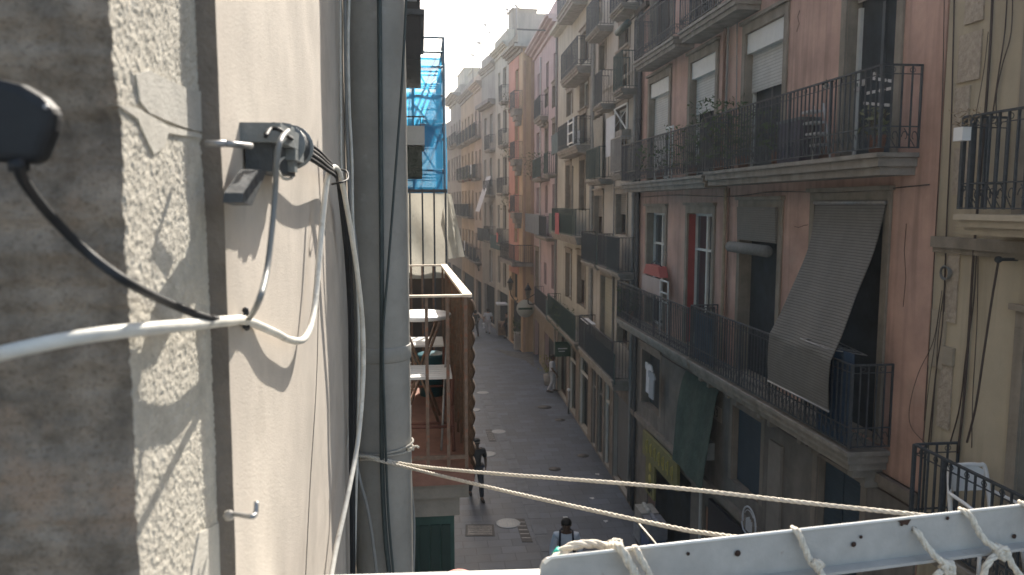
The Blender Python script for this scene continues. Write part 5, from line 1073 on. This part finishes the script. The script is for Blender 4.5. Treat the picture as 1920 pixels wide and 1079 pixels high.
mb = MB(); a0_, z0_ = F1.hit(1366, 958, .2); a1_, z1_ = F1.hit(1381, 974, .2); 
for k in range(8): a_ = a0_ + (a1_ - a0_) * k / 8; mb.bar(F1.P(a_, .206, 2.3), F1.P(a_ - .04, .206, 2.3 + .03 + .02 * (k % 3)), .012)
T.part(mb, 'small_lettering', EMB)
T = Thing('shop_board', 'ochre lower board under the black fascia', 'shop sign', P1(13.4, .1, 1.5)); mb = MB(); fbox(mb, F1, 12.5 - Y0, 14.2 - Y0, .02, .1, .4, 1.92); T.part(mb, 'board', mat('ochre_board', (.16, .10, .03), .7, .2, 3, 0))
OL = mat('olive_sign', (.2, .19, .08), .6, .2, 4, 0); YL = mat('dull_yellow', (.45, .38, .12), .6, .2, 4, 0)
T = Thing('shop_sign', 'dull yellow shop sign over the goods doorway', 'shop sign', P1(17.5, .2, 2.7)); mb = MB(); fbox(mb, F1, 16.2 - Y0, 18.9 - Y0, .13, .2, 2.1, 2.72); T.part(mb, 'board', OL); mb = MB()
for k in range(7):
    a_ = 16.5 - Y0 + k * .33; mb.bar(F1.P(a_, .206, 2.25), F1.P(a_, .206, 2.58), .03); mb.tube([F1.P(a_ + .08 + .06 * math.cos(q), .206, 2.42 + .1 * math.sin(q)) for q in (-1.5, -.7, 0, .7, 1.5)], .014, 5)
T.part(mb, 'lettering', YL)
T = Thing('wall_poster', 'tall yellow poster panel beside the goods doorway', 'shop sign', P1(18.8, .2, .9)); mb = MB(); fbox(mb, F1, 18.15 - Y0, 18.9 - Y0, .06, .11, 1.1, 2.05); T.part(mb, 'board', OL); mb = MB()
for z in (1.85, 1.55): mb.ball(F1.P(18.5 - Y0, .115, z), .12, 10, (.15, 1, 1))
T.part(mb, 'picture', YL); text_mesh('SIM', .26, mat('sign_black', (.02, .02, .02), .7, .1, 5, 0), on_facade(F1, 18.5 - Y0, .114, 1.25), 'lettering', T)
# goods in the doorway
rn = random.Random(11); cols = [(.25, .27, .3), (.1, .14, .25), (.35, .33, .3), (.2, .2, .22)]
for k, (y, z, lab) in enumerate(((18.3, .05, 'grey crate of goods at the shop doorway foot'), (17.6, .05, 'darker crate of goods right of the grey crate'), (18.2, .5, 'pale box stacked on the grey crate'), (17.5, .5, 'blue box stacked on the darker crate'))):
    T = Thing('goods_crate', lab, 'crate', P1(y, .1, z), 'crates stacked at the shop doorway'); mb = MB(); fbox(mb, F1, y - Y0 - .3, y - Y0 + .3, .05, .5, z, z + .4); T.part(mb, 'box', mat('crate%d' % k, cols[k], .8, .2, 5, 0)); mb = MB()
    for q in range(6): mb.ball(F1.P(y - Y0 - .22 + .09 * q, .28, z + .42), .06, 8)
    T.part(mb, 'goods', mat('goods%d' % k, tuple(min(.6, c * 1.6) for c in cols[k]), .7, .4, 20, 0))
# number plate and posters
T = Thing('number_plaque', 'pale house number plaque on the mezzanine wall', 'sign', P1(14.1, .04, 4.1)); a_, z_ = F1.hit(1343, 774, .04); mb = MB(); fbox(mb, F1, a_ - .28, a_ + .28, .034, .05, z_ - .14, z_ + .14); T.part(mb, 'plate', mat('faded_plate', (.26, .24, .2), .7, .1, 5, 0)); text_mesh('13', .24, mat('sign_black', (0, 0, 0)), on_facade(F1, a_, .052, z_), 'lettering', T)
mb = MB(); fbox(mb, F1, 11.55 - Y0, 12.0 - Y0, .034, .08, 2.95, 4.6); single(mb, 'wall_panel', mat('pale_panel', (.24, .22, .2), .8, .15, 3, .1), 'pale flat panel between the mezzanine windows', 'panel')
# french shutters at mezzanine window g1
T = Thing('louvre_shutter', 'blue-black louvred shutters standing open at the mezzanine window', 'shutter', P1(13, .1, 3.3)); BL_ = rib_mat('blue_louvre', (.05, .075, .1), 2, 18, .6); mb = MB(); fbox(mb, F1, 12.42 - Y0, 13.0 - Y0, -.1, -.06, 3.32, 4.7); T.part(mb, 'leaf', BL_); mb = MB(); fbox(mb, F1, 13.05 - Y0, 13.6 - Y0, -.12, -.08, 3.32, 4.7); T.part(mb, 'leaf', BL_)
T = Thing('louvre_shutter', 'dark shutters of the nearest mezzanine window', 'shutter', P1(10, .1, 3)); mb = MB(); fbox(mb, F1, 9.4 - Y0, 9.9 - Y0, -.1, -.06, 3.02, 4.75); T.part(mb, 'leaf', BL_); mb = MB(); fbox(mb, F1, 9.96 - Y0, 10.45 - Y0, -.12, -.08, 3.02, 4.75); T.part(mb, 'leaf', BL_)
# small green hanging sign up the street + oval sign + lanterns
T = Thing('hanging_sign', 'small dark green sign projecting over the shops', 'shop sign', b3.fr.P(4, .4, 2.6)); p = PX(1054, 655, 5.6); T.part(MB().box(5.3, 5.95, p.y - .04, p.y + .04, p.z - .3, p.z + .3), 'board', mat('sign_green', (.02, .06, .04), .6, .1, 5, 0)); mb = MB(); mb.bar((5.42, p.y - .045, p.z + .03), (5.8, p.y - .045, p.z + .03), .04); mb.bar((5.45, p.y - .045, p.z - .08), (5.7, p.y - .045, p.z - .08), .03); T.part(mb, 'lettering', EMB); T.part(MB().bar((5.9, p.y, p.z + .3), (6.1, p.y, p.z + .3), .03), 'bracket', IRON)
T = Thing('hanging_sign', 'pale oval shop sign hanging at the apricot corner', 'shop sign', (5.5, 43, 3.0)); p = PY(985, 579, 42.6); T.part(MB().tube([p + Vector((0, -.04, 0)), p + Vector((0, .04, 0))], .5, 24), 'board', mat('pale_oval', (.45, .46, .4), .6, .1, 5, 0)); mb = MB(); mb.box(p.x - .4, p.x + .4, p.y - .06, p.y - .045, p.z - .06, p.z + .06); T.part(mb, 'lettering', mat('sign_green', (0, 0, 0))); T.part(MB().bar(p + Vector((0, 0, .5)), p + Vector((.7, 0, .9)), .04), 'bracket', IRON)
T.o.children[0].scale = (1, 1, 1)
def lantern(p, wall, label):
    p = Vector(p); T = Thing('street_lantern', label, 'street lamp', p, 'wall lanterns along the street'); mb = MB()
    mb.lathe(p, [(.08, 0), (.17, .45), (.18, .46)], 6); T.part(mb, 'glass', mat('lantern_glass', (.16, .15, .12), .3, .1, 5, 0)); T.part(MB().lathe(p + Vector((0, 0, .462)), [(.21, 0), (.1, .2), (.03, .3), (.03, .38)], 6), 'cap', IRON)
    mb = MB(); mb.tube(smooth([p + Vector((0, 0, -.02)), p + Vector((.05, 0, -.3)), Vector(wall) + Vector((0, 0, -.3)) + (p - Vector(wall)) * .3, Vector(wall)]), .03, 6); T.part(mb, 'bracket', IRON)
p = PY(957, 545, 44.8); lantern(p, (5.6, 44.9, p.z - .5), 'large wall lantern on the apricot corner building')
p = PY(990, 560, 41.5); lantern(p, (6.25, 41.6, p.z), 'wall lantern on the pink building by the oval sign'); p = PY(896, 500, 58); lantern(p, (4.3, 58, p.z), 'distant lantern on the peach building')
# white umbrellas/stall far
T = Thing('market_stall', 'small stall with a white canopy outside the far shops', 'stall', (4.9, 49.5, 0)); p = PZ(945, 630); T.part(MB().box(p.x - .5, p.x + .4, p.y - .5, p.y + .5, 2.05, 2.15), 'canopy', CLOTHW); mb = MB()
for dx in (-.45, .35):
    for dy in (-.45, .45): mb.bar((p.x + dx, p.y + dy, 0), (p.x + dx, p.y + dy, 2.05), .04)
T.part(mb, 'post', METAL); T.part(MB().box(p.x - .4, p.x + .35, p.y - .4, p.y + .4, .1, .9), 'counter', mat('stall_goods', (.2, .14, .1), .8, .5, 6, .3, 10))
T = Thing('planter_box', 'tall grey planter standing against the apricot corner', 'planter', PZ(972, 655)); p = PZ(972, 655); T.part(MB().box(p.x - .25, p.x + .3, p.y - .3, p.y + .3, 0, 1.0), 'box', GREYR); mb = MB(); rn = random.Random(9)
for k in range(120): c = p + Vector((rn.uniform(-.35, .35), rn.uniform(-.35, .35), rn.uniform(.95, 1.8))); d1 = Vector((rn.uniform(-1, 1), rn.uniform(-1, 1), rn.uniform(-1, 1))) * .09; mb.add([c - d1, c + d1.orthogonal() * .4, c + d1], [(0, 1, 2)])
T.part(mb, 'foliage', LEAF)
# bicycle-ish bollards near shops
for i, (u, v, lab) in enumerate(((1066, 776, 'slim metal bollard with a round top by the shop doors'),)):
    p = PZ(u, v); T = Thing('bollard', lab, 'bollard', p); T.part(MB().cyl(p, p + Vector((0, 0, .95)), .04, 10), 'post', METAL); T.part(MB().ball(p + Vector((0, 0, 1.0)), .07, 10), 'ball', WPLASTIC)
def flowers(p, label, m, seed):
    T = Thing('flower_display', label, 'plant', p); p = Vector(p); T.part(MB().lathe(p, [(.18, 0), (.24, .5), (.2, .5)], 12), 'pot', GREYR); mb = MB(); rn = random.Random(seed)
    for k in range(160): c = p + Vector((rn.gauss(0, .16), rn.gauss(0, .16), .6 + rn.random() * .8)); d1 = Vector((rn.uniform(-1, 1), rn.uniform(-1, 1), rn.uniform(-1, 1))) * .06; mb.add([c - d1, c + d1.orthogonal() * .5, c + d1], [(0, 1, 2)])
    T.part(mb, 'foliage', m)
flowers(PZ(1028, 722), 'yellow green flower display in the pink building shop', mat('yellow_leaf', (.22, .22, .06), .8, .4, 20, 0), 1)

# ================================================================ PEOPLE
SKIN = mat('skin_dark', (.13, .075, .05), .6, .1, 8, 0); SKIN2 = mat('skin_light', (.38, .24, .18), .6, .1, 8, 0); HAIR = mat('dark_hair', (.015, .012, .01), .7, .2, 30, .2)
def skin_obj(chains, rad, T, name, m, sub=2):
    """one continuous skinned surface; chains = list of point-name lists"""
    names = []; 
    for c in chains:
        for n in c:
            if n not in names: names.append(n)
    me = bpy.data.meshes.new(name); vs = [Vector(rad[n][0]) for n in names]; es = set()
    for c in chains:
        for a, b in zip(c, c[1:]): es.add((names.index(a), names.index(b)))
    me.from_pydata(vs, list(es), []); o = bpy.data.objects.new(name, me); COL.objects.link(o)
    o.modifiers.new('s', 'SKIN'); sv = me.skin_vertices[0].data
    for i, n in enumerate(names):
        r = rad[n][1]; sv[i].radius = (r, r) if not isinstance(r, tuple) else r
        sv[i].use_root = (i == 0)
    ss = o.modifiers.new('u', 'SUBSURF'); ss.levels = sub; ss.render_levels = sub
    bpy.context.view_layer.update(); m2 = bpy.data.meshes.new_from_object(o.evaluated_get(bpy.context.evaluated_depsgraph_get())); bpy.data.objects.remove(o)
    m2.name = name
    for p in m2.polygons: p.use_smooth = True
    m2.materials.clear(); m2.materials.append(m); n = bpy.data.objects.new(name, m2); COL.objects.link(n); n.parent = T; return n
def person(loc, facing, label, top, legs, skin=SKIN, h=1.75, stride=.28, arm=(.1, -.1), sleeve='short', dress=False, hat=False, bag=None, straps=False, group=None, wide=1.18):
    k = h / 1.75; T = Thing('person', label, 'person', loc, group); T.o.rotation_euler = (0, 0, facing); T.o.scale = (k * wide, k * wide, k)
    s = stride  # body faces -Y locally
    J = {'pel': ((0, 0, .95), .125), 'wst': ((0, .0, 1.1), .115), 'che': ((0, .01, 1.3), (.15, .115)), 'shc': ((0, .01, 1.43), .09), 'nek': ((0, 0, 1.51), .055), 'jaw': ((0, -.02, 1.58), .07), 'hed': ((0, -.01, 1.66), .09), 'crn': ((0, 0, 1.72), .07)}
    for sg, nm in ((-1, 'r'), (1, 'l')):
        f = s * sg
        J['hip' + nm] = ((.09 * sg, 0, .9), .088); J['kne' + nm] = ((.1 * sg, -.5 * f - .03, .5), .058); J['ank' + nm] = ((.1 * sg, -f * .9 + (.12 if f < 0 else 0) * 1, .09), .038); J['toe' + nm] = ((.11 * sg, -f * .9 - .17 + (.12 if f < 0 else 0), .035), .032)
        a_ = arm[0 if sg < 0 else 1]
        J['sho' + nm] = ((.18 * sg, .01, 1.42), .062); J['elb' + nm] = ((.25 * sg, .03 - a_ * .6, 1.14), .042); J['wri' + nm] = ((.26 * sg, -.02 - a_ * 1.9, .90), .028); J['pal' + nm] = ((.26 * sg, -.03 - a_ * 2.1, .83), (.03, .018))
    ch = [['pel', 'wst', 'che', 'shc', 'nek', 'jaw', 'hed', 'crn']] + [['pel', 'hip' + n, 'kne' + n, 'ank' + n, 'toe' + n] for n in 'rl'] + [['shc', 'sho' + n, 'elb' + n, 'wri' + n, 'pal' + n] for n in 'rl']
    body = skin_obj(ch, J, T.o, 'body', skin)
    # fingers, nose, ears join the body mesh
    mb = MB()
    for sg, nm in ((-1, 'r'), (1, 'l')):
        p = Vector(J['pal' + nm][0])
        for q in range(4): a0 = p + Vector((0, -.024 + .016 * q, -.02)); L = (.07, .08, .075, .06)[q]; mb.tube([a0, a0 + Vector((-.004 * sg, 0, -L * .5)), a0 + Vector((-.018 * sg, 0, -L * .95))], [.009, .0085, .007], 6)
        mb.tube([p + Vector((0, -.025, .01)), p + Vector((-.012 * sg, -.05, -.02)), p + Vector((-.02 * sg, -.055, -.045))], [.011, .01, .008], 6)
        mb.ball((.088 * sg, 0, 1.645), .022, 8, (.4, .8, 1.2))
    mb.tube([(0, -.095, 1.67), (0, -.118, 1.635), (0, -.10, 1.625)], [.009, .014, .012], 6); mb.tube([(-.025, -.094, 1.597), (0, -.1, 1.595), (.025, -.094, 1.597)], .007, 6)
    for sx in (-.033, .033): mb.ball((sx, -.089, 1.668), .012, 8)
    bm = bmesh.new(); bm.from_mesh(body.data); tmp = bpy.data.meshes.new('x'); tmp.from_pydata([tuple(v) for v in mb.v], [], mb.f); bm.from_mesh(tmp); bm.to_mesh(body.data); bm.free(); bpy.data.meshes.remove(tmp)
    for p in body.data.polygons: p.use_smooth = True
    def grow(names, g): return {n: (J[n][0], tuple(x + g for x in J[n][1]) if isinstance(J[n][1], tuple) else J[n][1] + g) for n in names}
    # shirt
    Jt = grow([n for n in J], .022)
    for nm in 'rl':
        e, sh = Vector(J['elb' + nm][0]), Vector(J['sho' + nm][0]); wv = Vector(J['wri' + nm][0]); Jt['cuf' + nm] = ((sh.lerp(e, .85)) if sleeve == 'short' else e.lerp(wv, .93), .062 if sleeve == 'short' else .042)
    Jt['hem'] = ((0, 0, .88), .155); Jt['col'] = ((0, .005, 1.475), .075)
    tch = [['hem', 'wst', 'che', 'shc', 'col']] + [(['shc', 'sho' + n] + (['elb' + n] if sleeve != 'short' else []) + ['cuf' + n]) for n in 'rl']
    skin_obj(tch, Jt, T.o, 'shirt' if not dress else 'dress', top)
    if dress:
        mb = MB(); mb.lathe((0, 0, 0), [(.26, .55), (.2, .8), (.15, .98), (.14, 1.05)], 20); o_ = Thing.part(type('q', (), {'loc': Vector(), 'o': T.o})(), mb, 'skirt', legs)
    Jl = grow([n for n in J], .016)
    skin_obj([['pel', 'hipr', 'kner', 'ankr'], ['pel', 'hipl', 'knel', 'ankl']], Jl, T.o, 'trousers', legs)
    fk = type('q', (), {'loc': Vector(), 'o': T.o})()
    for nm in 'rl':
        mb = MB(); a_ = Vector(J['ank' + nm][0]); t_ = Vector(J['toe' + nm][0]); mb.tube([a_ + Vector((0, .05, -.05)), a_ + Vector((0, -.03, -.045)), t_ + Vector((0, 0, 0)), t_ + Vector((0, -.05, 0))], [.036, .045, .042, .024], 8); Thing.part(fk, mb, 'shoe', mat('dark_shoe', (.03, .03, .03), .6, .1, 5, 0))
    mb = MB(); mb.ball((0, .018, 1.695), .108, 14, (.93, 1.0, .92)); mb.ball((0, .05, 1.62), .085, 12, (1, .8, 1.0)); Thing.part(fk, mb, 'hair', HAIR)
    if hat: mb = MB(); mb.ball((0, -.0, 1.73), .115, 14, (.97, 1.05, .6)); mb.box(-.07, .07, -.2, -.09, 1.715, 1.725); Thing.part(fk, mb, 'cap', mat('black_cap', (.01, .01, .012), .7, .1, 5, 0)); mb = MB(); mb.box(-.075, .075, -.115, -.095, 1.655, 1.69); Thing.part(fk, mb, 'sunglasses', mat('black_lens', (.005, .005, .005), .1, .1, 5, 0))
    if straps:
        mb = MB()
        for sx in (-.115, .115): mb.tube(smooth([(sx, .13, 1.35), (sx, .07, 1.49), (sx, -.06, 1.50), (sx * 1.05, -.15, 1.36), (sx * 1.1, -.13, 1.15), (sx * 1.3, .02, 1.05)]), .018, 6)
        bagm = mat('dark_backpack', (.02, .022, .035), .7, .2, 8, 0); B = Thing('backpack', 'dark backpack worn by the man in the white shirt', 'backpack', loc); B.o.rotation_euler = (0, 0, facing); B.o.scale = (k * wide, k * wide, k); fb = type('q', (), {'loc': Vector(), 'o': B.o})()
        Thing.part(fb, mb, 'strap', bagm); mb = MB(); mb.ball((0, .23, 1.27), .2, 14, (.8, .5, 1.15)); Thing.part(fb, mb, 'body', bagm)
    if bag: 
        B = Thing('bag', bag[0], 'bag', loc); B.o.rotation_euler = (0, 0, facing); B.o.scale = (k * wide, k * wide, k); fb = type('q', (), {'loc': Vector(), 'o': B.o})(); w_ = Vector(J['pall'][0]); mb = MB(); mb.poly([w_ + Vector(v) for v in ((-.05, -.15, -.08), (-.05, .15, -.08), (-.07, .18, -.42), (-.07, -.18, -.42))], (.12, 0, 0)); Thing.part(fb, mb, 'body', bag[1]); mb = MB(); mb.tube([w_ + Vector((0, -.1, -.08)), w_ + Vector((0, 0, .0)), w_ + Vector((0, .1, -.08))], .008, 6); Thing.part(fb, mb, 'handle', bag[1])
BLT = mat('black_tee', (.022, .022, .025), .85, .2, 9, 0); DJN = mat('dark_jeans', (.03, .034, .045), .85, .2, 9, 0); WTS = mat('white_shirt', (.62, .64, .68), .85, .08, 9, 0)
p = PZ(893, 934); person(p, .12, 'person in black shirt, cap and sunglasses walking towards the camera', BLT, DJN, hat=True, stride=.22, arm=(.08, -.06), h=1.74)
pw = PY(1062, 977, 12.9)  # head top; feet below
d = ray(1062, 977); kk = (1.74 - H) / d.z; pw = CAM + d * kk
person((pw.x, pw.y, 0), -.15, 'person in a white shirt wearing a dark backpack at the bottom centre', WTS, DJN, stride=.2, arm=(.1, .1), straps=True, h=1.75, sleeve='long')
p = PZ(891, 630); person(p, math.pi + .2, 'person in dark clothes with a pale bag walking away up the street', BLT, DJN, skin=SKIN2, h=1.66, bag=('pale grey bag carried by the dark-clothed walker', mat('pale_bag', (.5, .5, .5), .8, .1, 5, 0)), stride=.2)
p = PZ(915, 625); person(p, math.pi - .1, 'person in a white top with full pale clothes walking up the street', WTS, mat('pale_trousers', (.5, .48, .5), .85, .2, 9, 0), skin=SKIN2, h=1.62, stride=.12, bag=('white carrier bag beside the white-clad walker', CLOTHW))
p = PZ(1036, 735); person(p, 1.2, 'person in a white shirt standing in the pink building shop doorway', WTS, mat('white_trousers', (.55, .56, .58), .85, .1, 9, 0), skin=SKIN, h=1.7, stride=.05)
p = PZ(944, 628) + Vector((.1, -1.2, 0)); person(p, -1.2, 'person in dark clothes leaning by the far stall', BLT, DJN, skin=SKIN2, h=1.6, stride=.06)
p = PZ(966, 648) + Vector((.2, 1.0, 0)); person(p, .9, 'person with bare arms seated-height by the grey planter', DJN, DJN, skin=SKIN2, h=1.55, stride=.06, arm=(.2, .2))

# settlement cracks on the salmon wall
for k, pts in enumerate((((1490, 425), (1498, 427), (1508, 423), (1515, 422)), ((1500, 20), (1496, 32), (1499, 45), (1494, 60)), ((1700, 420), (1696, 470), (1699, 520), (1694, 575)))):
    mb = MB(); mb.tube([F1.P(*(lambda q: (q[0], .0035, q[1]))(F1.hit(u, v, 0))) for u, v in pts], .004, 4); b1.T.part(mb, 'wall_crack', mat('crack_dark', (.08, .055, .05), .9, .1, 5, 0))
# cord along the upper facade and small fittings
mb = MB(); mb.tube(smooth([F1.P(a, .03, z) for a, z in ((.1, 8.72), (2, 8.66), (4, 8.7), (6, 8.64), (9, 8.7), (12, 8.68))]), .008, 5); b1.T.part(mb, 'facade_cable', CB)
mb = MB(); mb.tube(smooth([F1.P(a, .04, z) for a, z in ((.1, 4.9), (3, 4.86), (6, 4.9), (9, 4.84), (12, 4.9))]), .012, 5); b1.T.part(mb, 'facade_cable', CB)
for h, a0, a1 in ((b2, 2.9, 3.7), (b2, 4.0, 4.8), (b2, 5.1, 5.8), (b3, .4, 2.2), (b3, 2.9, 4.5)):
    mb = MB(); P = h.fr; fbox(mb, P, a0 - .08, a1 + .08, .032, .09, 2.85, 3.1); h.T.part(mb, 'shop_fascia', mat('fascia%d' % int(a0 * 10), random.choice(((.2, .18, .15), (.05, .06, .07), (.16, .05, .04), (.06, .1, .09))), .6, .2, 5, 0))
    mb = MB(); fbox(mb, P, a0 + .03, a0 + .1, -.1, -.03, .06, 2.7); fbox(mb, P, a1 - .1, a1 - .03, -.1, -.03, .06, 2.7); fbox(mb, P, a0 + .1, a1 - .1, -.1, -.03, 2.1, 2.18); h.T.part(mb, 'door_frame', WFRAME if a0 < 3 else METAL)
# ================================================================ HAZE
HZ = bpy.data.materials.new('haze_air'); HZ.use_nodes = True; t = HZ.node_tree; t.nodes.clear(); o = N(t, 'ShaderNodeOutputMaterial'); v = N(t, 'ShaderNodeVolumePrincipled')
v.inputs['Color'].default_value = (.88, .94, 1, 1); v.inputs['Density'].default_value = HAZE; v.inputs['Anisotropy'].default_value = .55; t.links.new(v.outputs[0], o.inputs['Volume'])
hz = MB().box(-60, 60, -25, 140, -2, 26).build('haze', HZ); hz['kind'] = 'stuff'; hz['label'] = 'thin pale summer haze filling the street'
